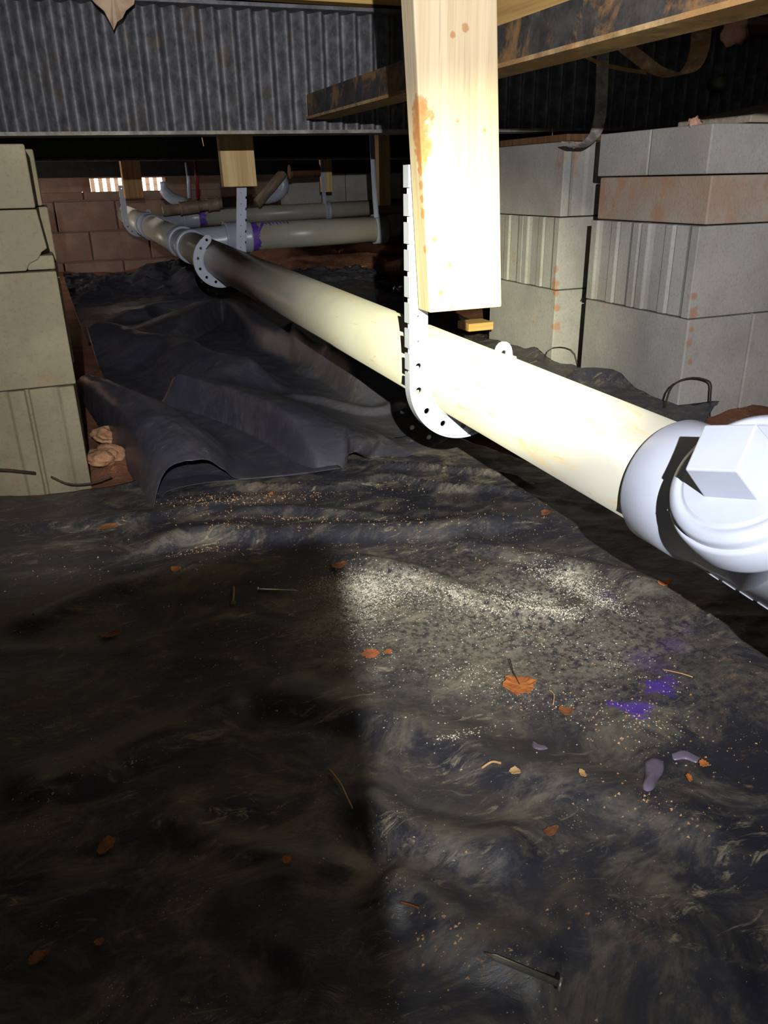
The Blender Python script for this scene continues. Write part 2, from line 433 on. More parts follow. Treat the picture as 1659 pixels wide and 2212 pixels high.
# block wall at the back: mortar core with single blocks, vent openings in the top course
WY = 6.15
wall = empty('wall_back', (1.2, WY+.1, 0)); tag(wall, 'brown concrete block foundation wall with daylight vents', 'wall', kind='structure')
v1 = [at(197, 392, 1, WY), at(356, 411, 1, WY)]
vz0, vz1 = float(v1[1][2]), .60
vx0, vx1 = float(v1[0][0]), float(v1[1][0])
rows = [(-.14, .055), (.065, .255), (.265, .455), (.465, vz0)]
bw = .39
proto = {}
for r, (z0, z1) in enumerate(rows):
    off = -.20 if r % 2 else 0
    for k in range(-2, 12):
        x0 = -.35+off+k*.40
        key = round(z1-z0, 3)
        if key not in proto:
            ob = MB().box((0, -.02, 0), (bw, .17, z1-z0)).build('concrete_block', 'block_brown', None, .004)
            proto[key] = ob
        else:
            ob = proto[key].copy(); col.objects.link(ob)
        ob.parent = wall; ob.location = (x0-1.2, -.1, z0)
MB().box((-2.5, WY+.005, -.2), (5.0, WY+.16, vz0-.002)).build('mortar_core', 'block_brown', wall)
MB().box((-2.5, WY-.015, vz0), (vx0-.01, WY+.17, 1.1)).build('upper_course', 'block_brown', wall)
MB().box((vx1+.01, WY-.015, vz0), (5.0, WY+.17, 1.1)).build('upper_course', 'block_brown', wall)
MB().box((vx0-.01, WY-.015, vz1), (vx1+.01, WY+.17, 1.1)).build('lintel', 'block_brown', wall)
rb = MB().box((-1.25, 6.02, .605), (5.0, 6.09, 1.06)).build('black_band', 'beam_black'); tag(rb, 'black band along the top of the back wall', 'beam')  # plain black box covering the top of the back wall
# white pickets outside the vent
for k in range(9):
    x = vx0+.02+k*(vx1-vx0)/8.5
    o = MB().box((x, WY+.55, -.1), (x+.030, WY+.57, .85)).build('fence_picket', 'board_grey')
    tag(o, 'weathered fence picket standing outside the vent opening', 'picket', 'fence pickets outside the vent')
yard = MB().box((-3, WY+.2, -.2), (5, WY+12, -.1)).build('yard_ground', 'soil'); tag(yard, 'bare ground outside beyond the vent opening', 'ground', kind='structure')

# ------------------------------------------------------------------ plastic sheets
def front_h(X, Y):
    X = np.asarray(X, float); Y = np.asarray(Y, float)
    z = .002+.010*fbm(X*4.2, Y*4.2, 3, 21)
    # slanting soft wrinkles
    c, s = math.cos(.42), math.sin(.42)
    U = X*c+Y*s; V = -X*s+Y*c
    z = z+.006*(ridged(U*2.6+.4*fbm(X*3, Y*3, 2, 2), V*8.5, 3, 40)**3)
    c, s = math.cos(-.55), math.sin(-.55)
    U = X*c+Y*s; V = -X*s+Y*c
    z = z+.006*(ridged(U*2.2+3, V*7.0+.6*fbm(X*4, Y*4, 2, 9), 3, 55)**3)
    z = z+.0022*fbm(X*26, Y*26, 4, 60)
    R = lambda *a, **k: ridge(X, Y, *a, z0=.008, **k)
    z = z+R([(415, 1062), (560, 1058), (740, 1060), (845, 1036), (950, 1058), (1080, 1066), (1190, 1088)], .013, .011, .016, sharp=1.2)
    z = z+R([(780, 1016), (860, 1012), (940, 1016), (1060, 1030), (1160, 1062)], .012, .011, .016, sharp=1.2)
    z = z+R([(470, 1117), (640, 1112), (820, 1128), (900, 1132)], .010, .02, .04)
    z = z+R([(0, 1142), (150, 1136), (300, 1122), (480, 1098), (640, 1070)], .010, .03, .05)
    z = z+R([(240, 1205), (320, 1190), (440, 1166), (560, 1168), (700, 1166), (860, 1158), (1000, 1150), (1200, 1130)], .020, .03, .07)
    z = z+R([(0, 1375), (130, 1325), (240, 1275), (360, 1245), (470, 1215)], .012, .05, .05)
    z = z+R([(960, 1160), (1100, 1200), (1300, 1240), (1450, 1290)], .010, .03, .04)
    z = z+R([(720, 1210), (900, 1240), (1050, 1300), (1200, 1330), (1330, 1300)], .010, .03, .03)
    z = z+R([(0, 1755), (90, 1722), (180, 1688), (330, 1618), (430, 1570), (560, 1508)], .012, .035, .06)
    z = z+R([(470, 1495), (560, 1508), (760, 1548), (900, 1590), (1050, 1650), (1200, 1690), (1300, 1728), (1500, 1795), (1700, 1900)], .013, .04, .06)
    z = z+R([(330, 1770), (420, 1812), (500, 1840), (600, 1870), (700, 1888), (820, 1896)], .007, .012, .03)
    z = z+R([(745, 1720), (800, 1760), (850, 1800), (960, 1835), (1070, 1850), (1160, 1838)], .018, .035, .045)
    z = z+R([(800, 1905), (900, 1965), (1000, 2040), (1120, 2085), (1230, 2135)], .017, .035, .045)
    z = z+R([(600, 2120), (700, 2030), (800, 2000), (880, 2010)], .008, .05, .06)
    z = z+R([(1180, 1950), (1300, 2010), (1450, 2060), (1660, 2130)], .009, .05, .06)
    return z
nu, nv = 380, 330
u = np.linspace(0, 1, nu); v = np.linspace(0, 1, nv)
# front boundary behind the camera, back boundary along the edge of the folded sheet
bk_px = [(-1300, 1075), (-600, 1085), (0, 1078), (120, 1072), (260, 1055), (400, 1012), (600, 990), (800, 965), (940, 945), (1050, 970), (1150, 1010), (1300, 1040), (1500, 1080), (1800, 1180), (2200, 1300)]
bk = catmull([at(px, py, 2, .004)[:2] for px, py in bk_px], nu)
lft = np.stack([np.linspace(-1.0, 1.45, nu), np.full(nu, -.75)], 1)
t = (v**1.0)[:, None]
FX = lft[None, :, 0]*(1-t)+bk[None, :, 0]*t
FY = lft[None, :, 1]*(1-t)+bk[None, :, 1]*t
FZ = front_h(FX, FY)
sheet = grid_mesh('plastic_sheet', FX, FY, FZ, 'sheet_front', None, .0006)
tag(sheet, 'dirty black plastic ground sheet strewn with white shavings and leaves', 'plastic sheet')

def on_sheet(px, py, lift=0.0):
    z = .01
    for _ in range(8):
        p = at(px, py, 2, z); z = float(front_h(np.array([p[0]]), np.array([p[1]]))[0])
    p = at(px, py, 2, z); return np.array([p[0], p[1], z+lift])

# folded back sheet
def back_h(X, Y):
    z = .006+.010*fbm(X*5, Y*5, 4, 71)+.003*fbm(X*24, Y*24, 4, 75)
    z = z+.010*ridged(X*6+.5*Y, Y*2.2+.5*X, 3, 77)**3
    far = sm01((Y-3.9)/.5)
    z = z+far*(.045*ridged(X*3.2, Y*9, 4, 80)**2+.035*ridged(X*6+Y, Y*17, 3, 83)**2+.02*fbm(X*8, Y*8, 3, 81))
    z = z+ridge(X, Y, [(337, 812), (430, 830), (555, 872), (660, 924), (736, 960), (800, 988)], .085, .026, .26, taper=.10)
    z = z+ridge(X, Y, [(120, 712), (179, 708), (233, 708), (321, 727), (390, 737), (460, 768), (610, 800)], .085, .20, .09, taper=.12)
    z = z+ridge(X, Y, [(340, 716), (400, 688), (472, 654), (510, 664), (555, 700), (640, 732), (726, 768), (820, 830)], .085, .045, .35, taper=.12)
    z = z+ridge(X, Y, [(300, 680), (330, 664), (420, 655), (480, 650)], .05, .05, .2)
    z = z+ridge(X, Y, [(330, 610), (360, 592), (395, 600), (430, 625)], .07, .12, .2)
    z = z+ridge(X, Y, [(620, 770), (640, 760), (660, 800), (760, 815)], .02, .03, .05)
    z = z+ridge(X, Y, [(600, 880), (680, 870), (800, 890), (880, 870)], .016, .03, .05)
    return z
nu2, nv2 = 300, 460
ed = [(345, 1030, .012), (380, 1045, .012), (470, 1032, .012), (560, 1035, .010), (660, 1022, .010), (738, 1012, .010), (748, 985, .042), (765, 977, .050), (782, 984, .032), (800, 990, .012), (880, 985, .012), (940, 960, .010), (1000, 930, .010), (1100, 900, .010), (1250, 870, .010)]
ft = []; fz = []
for px, py, z in ed:
    p = at(px, py, 2, z); ft.append(p)
ft = catmull(ft, nu2)
bx = np.linspace(.02, 1.75, nu2); by = np.linspace(5.15, 4.6, nu2)+.12*fbm(np.linspace(0, 9, nu2), np.zeros(nu2), 3, 4)
t = np.linspace(0, 1, nv2)[:, None]**1.35
sx = t**.55
BX = ft[None, :, 0]*(1-sx)+bx[None, :]*sx
BY = ft[None, :, 1]*(1-t)+by[None, :]*t
BX = np.where((BY > 1.40) & (BY < 2.50), np.minimum(BX, 1.30), BX)
edge = np.exp(-(BY-ft[None, :, 1])/.06)
BZ = back_h(BX, BY)*(1-edge)+ft[None, :, 2]*edge
BZ = BZ+.03*(1-np.clip((BX)/.25, 0, 1))*sm01((BY-1.9)/.3)*0
fs = grid_mesh('folded_plastic_sheet', BX, BY, BZ, 'sheet_back', None, .0008)
tag(fs, 'rumpled black plastic sheet in deep diagonal pleats under the long drain pipe', 'plastic sheet')

# curled flap of the folded sheet: control net of (px, py, height)
net = [
 [(330, 1112, .004), (340, 1060, .030), (350, 1030, .052), (373, 1006, .074), (415, 996, .082), (450, 995, .076), (485, 1018, .048), (515, 1036, .016), (600, 1030, .014), (738, 1012, .014)],
 [(292, 1045, .004), (305, 1010, .042), (318, 985, .070), (345, 965, .092), (395, 958, .100), (440, 965, .090), (480, 990, .056), (520, 1012, .018), (600, 1010, .014), (720, 1000, .014)],
 [(268, 1005, .004), (275, 960, .050), (290, 935, .085), (320, 920, .105), (370, 918, .110), (420, 930, .100), (470, 960, .060), (520, 990, .018), (600, 995, .014), (700, 985, .014)],
 [(235, 960, .006), (240, 910, .060), (255, 885, .095), (290, 870, .115), (335, 873, .118), (385, 893, .105), (440, 930, .060), (500, 965, .018), (580, 970, .014), (660, 968, .014)],
 [(205, 910, .010), (205, 870, .065), (220, 850, .100), (250, 838, .118), (290, 846, .116), (335, 868, .100), (395, 910, .055), (460, 940, .016), (540, 950, .014), (620, 950, .014)],
 [(178, 870, .012), (180, 845, .060), (190, 832, .090), (210, 826, .110), (240, 830, .105), (280, 850, .085), (330, 880, .045), (400, 910, .014), (480, 925, .014), (560, 925, .014)],
 [(165, 840, .010), (168, 826, .050), (176, 818, .075), (190, 814, .090), (215, 818, .085), (245, 830, .065), (290, 855, .035), (350, 880, .014), (420, 895, .014), (500, 905, .014)]]
pn = np.array([[at(a, b, 2, c) for a, b, c in r] for r in net])
rows_ = np.array([catmull(r, 150) for r in pn])
cols_ = np.array([catmull(rows_[:, k], 110) for k in range(150)]).transpose(1, 0, 2)
wr = .010*(ridged(cols_[..., 0]*7+cols_[..., 1]*3, cols_[..., 1]*3, 3, 90)**2-.4)+.004*fbm(cols_[..., 0]*30, cols_[..., 1]*30, 3, 91)
wr = wr*np.clip(cols_[..., 2]/.05, .1, 1)
grid_mesh('curled_flap', cols_[..., 0], cols_[..., 1], cols_[..., 2]+wr+.002, 'sheet_back', fs, .0010)
# lower layer visible inside the curl
low = [[(338, 1112, .003), (352, 1100, .006), (358, 1065, .014), (430, 1046, .016), (520, 1037, .012), (640, 1026, .014), (738, 1012, .014)],
       [(320, 1085, .003), (335, 1072, .006), (345, 1045, .012), (420, 1030, .014), (520, 1022, .010), (640, 1014, .012), (730, 1002, .012)],
       [(290, 1020, .003), (300, 1010, .005), (320, 1000, .008), (420, 1000, .010), (520, 1005, .010), (620, 1000, .010), (700, 990, .010)],
       [(230, 930, .003), (250, 930, .005), (280, 930, .008), (380, 950, .010), (480, 970, .010), (580, 975, .010), (660, 970, .010)]]
pn = np.array([[at(a, b, 2, c) for a, b, c in r] for r in low])
rows_ = np.array([catmull(r, 80) for r in pn]); cols_ = np.array([catmull(rows_[:, k], 40) for k in range(80)]).transpose(1, 0, 2)
grid_mesh('lower_layer', cols_[..., 0], cols_[..., 1], cols_[..., 2]+.001, 'sheet_back', fs, .0008)

# sheet along the right piers
def side_h(X, Y):
    z = .012+.03*fbm(X*5, Y*5, 4, 101)+.012*ridged(X*9, Y*4, 3, 104)**2+.004*fbm(X*28, Y*28, 4, 108)
    z = z+ridge(X, Y, [(1130, 755), (1200, 765), (1280, 775), (1370, 800), (1420, 835)], .035, .09, .06)
    z = z+ridge(X, Y, [(1200, 820), (1320, 825), (1450, 838), (1540, 865)], .04, .08, .06)
    return z
a_ = catmull([at(*p, 2, .02)[:2] for p in [(900, 720), (980, 760), (1060, 830), (1150, 900), (1300, 960), (1420, 960), (1520, 925)]], 130)
b_ = catmull([at(*p, 2, .03)[:2] for p in [(960, 660), (1010, 700), (1100, 745), (1230, 768), (1330, 795), (1430, 828), (1560, 862)]], 130)
t = np.linspace(0, 1, 120)[:, None]
SX = a_[None, :, 0]*(1-t)+b_[None, :, 0]*t; SY = a_[None, :, 1]*(1-t)+b_[None, :, 1]*t
SX = SX+.02*(fbm(SX*12, SY*12, 3, 5)-.5)
SX = np.where((SY > 1.405) & (SY < 1.84), np.minimum(SX, 1.312), SX)
SX = np.where((SY >= 1.84) & (SY < 2.44), np.minimum(SX, 1.340), SX)
ss = grid_mesh('crumpled_plastic_sheet', SX, SY, side_h(SX, SY), 'sheet_side', None, .0008)
tag(ss, 'muddy crumpled black plastic sheet lying against the foot of the block piers', 'plastic sheet')

# ------------------------------------------------------------------ steel beams
TL = .0085
def add_beam(name, Y, z0, z1, x0, x1, fw, corr, label, mats, tilt):
    b = empty(name, (x0, Y, z0)); tag(b, label, 'beam')
    MB().box((x0, Y-fw, z0), (x1, Y+fw, z0+.008), tilt).build('lower_flange', mats[1], b)
    MB().box((x0, Y-fw, z1-.008), (x1, Y+fw, z1), tilt).build('upper_flange', mats[0], b)
    n = int((x1-x0)/.0035) if corr else 2
    xs_ = np.linspace(x0, x1, n); vs_ = []; fs_ = []
    for x in xs_:
        y = Y+(.017*math.sin(2*PI*x/.0455) if corr else 0)
        for dy in (-.002, .002):
            for z in (z0+.008, z1-.008): vs_.append((x, y+dy, z+tilt*x))
    for i in range(n-1):
        a = i*4; c = a+4
        fs_ += [(a, c, c+1, a+1), (a+2, a+3, c+3, c+2)]
    MB().add(vs_, fs_, True).build('web', mats[0], b)
    return b
add_beam('steel_beam', 2.20, .6535, .938, -1.24, 4.9, .05, True, 'dark steel beam with a corrugated web crossing above the pleated sheet', ('beam', 'flange_grey'), TL)
add_beam('steel_beam', 3.90, .648, .930, -1.24, 4.9, .045, False, 'black steel beam with a smooth web behind the corrugated one', ('beam_black', 'flange_grey'), -.004)

# cross member running toward the camera, in front of the corrugated beam
XL = .655
pA = at(1071, 149, 0, XL); pB = at(642, 283, 0, XL)
zl = float((pA[2])); zr = float(at(1071, 66, 0, XL+.004)[2])
XR = float(at(1071, 172, 2, zl)[0])
cm = empty('cross_member', (XL, 1.2, zl)); tag(cm, 'rusty steel angle brace passing behind the tall wooden post', 'steel brace')
y0, y1 = .05, 2.145
MB().box((XL, y0, zl), (XR, y1, zl+.006)).build('lower_flange', 'flange_rust', cm)
MB().box((XL+.004, y0, zl+.006), (XL+.010, y1, zr)).build('web', 'beam_rust', cm)
MB().box((XL+.004, y0, zr), (XL+.030, y1, zr+.005)).build('upper_flange', 'beam_rust', cm)

# ------------------------------------------------------------------ timber above
p0 = at(150, 24, 1, 2.16)
o = MB().box((-1.24, 2.17, .957), (1.05, 2.21, 1.06)).build('floor_joist', 'wood_x'); tag(o, 'yellow pine joist lying on top of the corrugated beam', 'joist')
o = MB().box((1.06, 2.06, .945), (2.2, 2.20, .965)).build('ceiling_board', 'board_grey'); tag(o, 'greyish plywood strip above the beam right of the tall post', 'board')
o = MB().box((.80, .10, .752), (.84, 1.60, .90)).build('floor_joist', 'wood_y'); tag(o, 'pine joist just past the rusty steel brace', 'joist')

# ------------------------------------------------------------------ posts
def post(name, x0, x1, y0, y1, z0, z1, mat, label, lean=0.0):
    vs_ = []
    for z in (z0, z1):
        for y in (y0, y1):
            for x in (x0, x1): vs_.append((x+lean*(z-z0), y, z))
    o = MB().add(vs_, [(0, 2, 3, 1), (4, 5, 7, 6), (0, 1, 5, 4), (2, 6, 7, 3), (0, 4, 6, 2), (1, 3, 7, 5)]).build(name, mat, None, .002)
    return tag(o, label, 'post')
pl, pr = at(928, 676, 1, .995), at(1084, 661, 1, .995)
tl_, tr_ = at(893, 0, 1, .995), at(1068, 0, 1, .995)
P1 = (float(pl[0]), float(pr[0]), float(pl[2]))
post('wooden_post', P1[0], P1[1], .995, 1.033, P1[2], 1.058, 'wood_post', 'tall pine post hanging over the near stretch of the drain pipe', float((tl_[0]-pl[0])/(tl_[2]-pl[2])))
a, b = at(484, 404, 1, 2.76), at(556, 402, 1, 2.76)
post('wooden_post', float(a[0]), float(b[0]), 2.76, 2.80, float(a[2]), 1.058, 'wood', 'short pine post end showing under the corrugated beam', -.02)
a, b = at(271, 428, 1, 5.05), at(312, 428, 1, 5.05)
post('wooden_post', float(a[0]), float(b[0]), 5.05, 5.15, float(a[2]), 1.058, 'wood_tan', 'brown post in front of the daylight vent')
a, b = at(703, 415, 1, 4.70), at(719, 415, 1, 4.70)
post('wooden_post', float(a[0]), float(b[0]), 4.70, 4.80, float(a[2]), 1.058, 'wood', 'small pale post end above the thinner branch pipe')
a, b = at(820, 444, 1, 3.46), at(836, 444, 1, 3.46)
post('wooden_post', float(a[0]), float(b[0])+.02, 3.46, 3.55, float(a[2]), 1.058, 'wood', 'pine post beside the capped end of the thicker branch pipe')

# ------------------------------------------------------------------ drain pipe
D = Vector((-.0116969, .9996839, .0222551)); D.normalize()
Pp = Vector((.5563972, .0132306, .2381230))
def ax(Y): return Pp+D*((Y-Pp.y)/D.y)
R4, R3, R2 = .05715, .04445, .030
def seg(name, mat, a, b, r, parent, s=48):
    a = Vector(a); b = Vector(b); return MB().lathe(a, b-a, [(0, r), ((b-a).length, r)], s).build(name, mat, parent)
def hub(parent, a, d, length, r, name='coupling', mat='pvc_white', s=48):
    rr = r+.007
    return MB().lathe(a, d, [(0, r), (0, rr+.002), (.006, rr+.003), (.012, rr), (length-.012, rr), (length-.006, rr+.003), (length, rr+.002), (length, r)], s, (False, False)).build(name, mat, parent)

pipe = empty('drain_pipe', ax(2.8)); tag(pipe, 'long white plastic sewer pipe sloping away under the tall wooden post', 'pipe')
seg('pipe_length', 'pvc_pipe', ax(.56), ax(3.36), R4, pipe, 64)
seg('pipe_length', 'pvc_pipe', ax(-1.95), ax(.335), R4, pipe)
seg('pipe_length', 'pvc_pipe', ax(3.62), ax(4.55), R4, pipe)
seg('pipe_length', 'pvc_pipe', ax(4.78), ax(5.9), R4, pipe)

def wye(Yc, rb, ang_to, label=None):
    """wye fitting on the main line with a branch toward +X"""
    c = ax(Yc)
    f = MB().lathe(c-D*.13, D, [(0, R4+.001), (.26, R4+.001)], 48, (False, False)).build('wye_fitting', 'pvc_white', pipe)
    hub(f, c-D*.135, D, .06, R4, 'hub'); hub(f, c+D*.075, D, .06, R4, 'hub')
    return f, c
w2, c2 = wye(3.49, R4, None)
w1, c1 = wye(4.66, R3, None)
# thicker branch pipe
e0 = Vector(at(548, 511, 1, 3.50)); e1 = Vector(at(826, 494, 1, 3.50)); dB = (e1-e0).normalized()
st = c2+D*.03
mid = st+(e0-st)*.55
MB().tube([st, st+(mid-st)*.5, mid, e0-dB*.10, e0-dB*.02], R4*.99, 40).build('branch_arm', 'pvc_white', w2)
hub(w2, e0-dB*.125, dB, .11, R4, 'branch_hub')
br = empty('branch_pipe', e0); tag(br, 'thicker white branch pipe with purple primer drips and a capped end', 'pipe')
seg('pipe_length', 'pvc_pipe', e0-dB*.014, e1, R4*.985, br)
MB().lathe(e1-dB*.045, dB, [(0, R4), (0, R4+.006), (.05, R4+.006), (.058, R4+.002), (.062, R4-.01)], 40, (False, True)).build('end_cap', 'pvc_white', br)
def primer(parent, p, d, r, base, drips, seed):
    """primer band with ragged drips, wrapped on the pipe surface"""
    rn = random.Random(seed); d = Vector(d).normalized(); p = Vector(p)
    upv = Vector((0, 0, 1)); upv = (upv-d*upv.dot(d)).normalized(); sd = d.cross(upv)
    n = 96; mb = MB(); vs_ = []; fs_ = []
    L = [base*(.6+.8*rn.random()) for _ in range(n)]
    for k in range(n): L[k] = (L[k]+L[k-1])*.5
    for k in range(n+1):
        w = 2*PI*k/n; q = (upv*math.cos(w)+sd*math.sin(w))*(r+.0008)
        vs_ += [p+q, p+q+d*L[k % n]]
    for k in range(n): fs_.append((2*k, 2*k+1, 2*k+3, 2*k+2))
    mb.add(vs_, fs_, True)
    for (w0, t0, dw, t1) in drips:                     # streaks: start angle, start t, angular length, end t
        vs_ = []; m = 8
        for i in range(m+1):
            w = w0+dw*i/m; tt = t0+(t1-t0)*i/m; wd = .004*(1-.6*i/m)
            q = (upv*math.cos(w)+sd*math.sin(w))*(r+.0009)
            vs_ += [p+q+d*(tt-wd), p+q+d*(tt+wd)]
        mb.add(vs_, [(2*i, 2*i+1, 2*i+3, 2*i+2) for i in range(m)], True)
    return mb.build('primer_band', 'primer', parent)
side = 1 if D.cross(Vector((0, 0, 1))).x != 0 else 1
# camera side of a +X pipe is -Y: sd = dB x up = -Y
dr = []
for i in range(8):
    t_ = .05+i*.016; dr.append((.32, t_, .25+.22*random.random(), t_+.004))
dr += [(.30, .02, .05, .17), (.34, .02, .05, .17), (.34, .06, 1.2, .02), (.5, .05, 1.0, .015)]
primer(br, e0-dB*.016, dB, R4*.985, .030, dr, 3)
# thinner branch pipe
f0 = Vector(at(432, 470, 1, 4.75)); f1 = Vector(at(800, 449, 1, 4.75)); dC = (f1-f0).normalized()
b3 = empty('branch_pipe', f0); tag(b3, 'thinner old branch pipe running above the thicker one', 'pipe')
seg('pipe_length', 'pvc_pipe', f0-dC*.014, f1+dC*.25, R3, b3)
MB().tube([c1+D*.03, (c1+D*.03)*.6+f0*.4, f0-dC*.12, f0-dC*.03], R3, 32).build('branch_arm', 'pvc_white', w1)
hub(w1, f0-dC*.10, dC, .09, R3, 'branch_hub'); primer(b3, f0-dC*.012, dC, R3, .04, [], 5)
rg = Vector(at(704, 456, 1, 4.75)); hub(b3, rg-dC*.012, dC, .035, R3, 'clamp_ring')

# old brown drain arm above with elbow
g = [Vector(at(x, y, 1, 4.55)) for x, y in [(352, 456), (420, 447), (500, 436), (545, 432)]]
og = empty('old_drain_pipe', g[0]); tag(og, 'grimy brown drain pipe crossing above the thinner branch pipe', 'pipe')
MB().tube(g, .026, 28).build('pipe_length', 'pvc_old', og)
for x, y, ln in ((388, 451, .10), (448, 443, .06)):
    q = Vector(at(x, y, 1, 4.55)); hub(og, q, g[2]-g[1], ln, .026, 'coupling', 'pvc_old', 28)
eb = [Vector(at(x, y, 1, 4.5)) for x, y in [(572, 428), (592, 424), (607, 414), (612, 398), (606, 384)]]
oe = empty('elbow_pipe', eb[0]); tag(oe, 'white elbow bend hanging under the smooth beam beside a red-brown pipe stub', 'pipe')
MB().tube([Vector(p) for p in catmull(eb, 16)], .031, 24).build('bend', 'pvc_white', oe)
MB().lathe(Vector(at(560, 430, 1, 4.5)), eb[0]-Vector(at(560, 430, 1, 4.5)), [(0, .027), (.06, .027)], 24).build('sleeve', 'pvc_pipe', oe)
MB().tube([Vector(at(555, 440, 1, 4.42)), Vector(at(590, 400, 1, 4.42)), Vector(at(612, 372, 1, 4.42))], .026, 20).build('vent_arm', 'pvc_old', oe)
MB().lathe(Vector(at(625, 371, 1, 4.45)), (1, 0, .02), [(0, .036), (.01, .036), (.012, .031), (.17, .031)], 24).build('stub', M['wood_dark'], oe)
wt = [Vector(at(x, y, 1, 4.9)) for x, y in [(352, 392), (356, 412), (372, 428), (400, 438)]]
ow = tag(MB().tube([Vector(p) for p in catmull(wt, 14)], [.018]*4+[.030]*10, 22).build('white_drain_bend', 'pvc_white'), 'bright white bent pipe in front of the daylight vent', 'pipe')
for (xa, ya, xb, yb, mt, lb) in ((405, 380, 409, 428, 'pvc_white', 'thin white water line dropping from the smooth beam'), (421, 352, 428, 430, 'red', 'thin red water line dropping from the smooth beam')):
    A = Vector(at(xa, ya, 1, 4.7)); B = Vector(at(xb, yb, 1, 4.7)); A = A+(A-B)*.6
    tag(MB().tube([A, (A+B)/2+Vector((.004, 0, 0)), B], .0095, 14).build('water_line', mt), lb, 'water line')

# ------------------------------------------------------------------ cleanout fitting at the near end
fit = empty('cleanout_fitting', ax(.5)); tag(fit, 'white cleanout fitting with square-headed plug on the near pipe end', 'pipe fitting')
h0 = ax(.585)
MB().lathe(h0, -D, [(0, R4), (0, R4+.0075), (.003, R4+.009), (.052, R4+.009), (.056, R4+.006), (.075, R4+.004), (.22, R4+.004), (.225, R4+.009), (.275, R4+.009), (.275, R4)], 72, (False, False)).build('socket_body', 'pvc_white', fit)
dP = Vector((-.705, -.02, .708)).normalized()
CB = ax(.440)+dP*.098                               # centre of the plug face
MB().lathe(CB-dP*.098, dP, [(0, .061), (.052, .062), (.055, .066), (.060, .067), (.084, .067), (.087, .065)], 72, (False, True)).build('branch_hub', 'pvc_white', fit)
plug = MB().lathe(CB-dP*.012, dP, [(0, .0625), (.008, .0625), (.011, .061), (.013, .0575), (.0145, .0535), (.0125, .0515), (.013, .049), (.0145, .047)], 72, (False, True)).build('plug', 'pvc_white', fit)
aU = dP.cross(Vector((0, 0, 1))).normalized(); bU = dP.cross(aU)
def imgdir(v_):
    q = RR.T @ np.array(v_); return math.atan2(q[1], q[0])
rot = min((abs(math.remainder(imgdir(aU*math.cos(k*.01)+bU*math.sin(k*.01))-math.atan2(15, 114), 2*PI)), k*.01) for k in range(629))[1]
e_1 = aU*math.cos(rot)+bU*math.sin(rot); e_2 = -aU*math.sin(rot)+bU*math.cos(rot)
hw = .0235; vs_ = []
for t_, k in ((-.004, 1.0), (.040, .93)):
    for (i, j) in ((-1, -1), (1, -1), (1, 1), (-1, 1)): vs_.append(CB+dP*t_+(e_1*i+e_2*j)*hw*k)
sq = MB().add(vs_, [(0, 1, 2, 3), (7, 6, 5, 4), (0, 4, 5, 1), (1, 5, 6, 2), (2, 6, 7, 3), (3, 7, 4, 0)])
sqo = sq.build('square_head', 'pvc_white', plug, .0015)
# embossed ticks on the fitting
for w in (0.6, 2.0, 3.6):
    q = CB-dP*.030+(e_1*math.cos(w)+e_2*math.sin(w))*.0672
    MB().lathe(q, dP, [(0, .0014), (.018, .0014)], 8).build('moulding_tick', 'pvc_white', fit)
for i in range(4):
    a_i = ax(.585)-D*(.10+.02*i)+Vector((-.040, 0, -.046))
    MB().tube([a_i, a_i-D*.012+Vector((.004, 0, -.003))], .0015, 6).build('embossed_mark', 'pvc_white', fit)
# teal printing on the pipe
for (Yp, ln, wd) in ((.985, .022, .007), (.86, .05, .004), (.915, .018, .005)):
    vs_ = []; fs_ = []
    sdv = D.cross(Vector((0, 0, 1))).normalized()
    for i in range(5):
        w = .42+(-.5+i/4)*wd/R4
        q = (Vector((0, 0, 1))*math.cos(w)+sdv*math.sin(w))*(R4+.0006)
        vs_ += [ax(Yp)+q, ax(Yp+ln)+q]
    MB().add(vs_, [(2*i, 2*i+1, 2*i+3, 2*i+2) for i in range(4)], True).build('printed_mark', 'teal', pipe)
# mud smears proud of the pipe are part of the pipe colouring

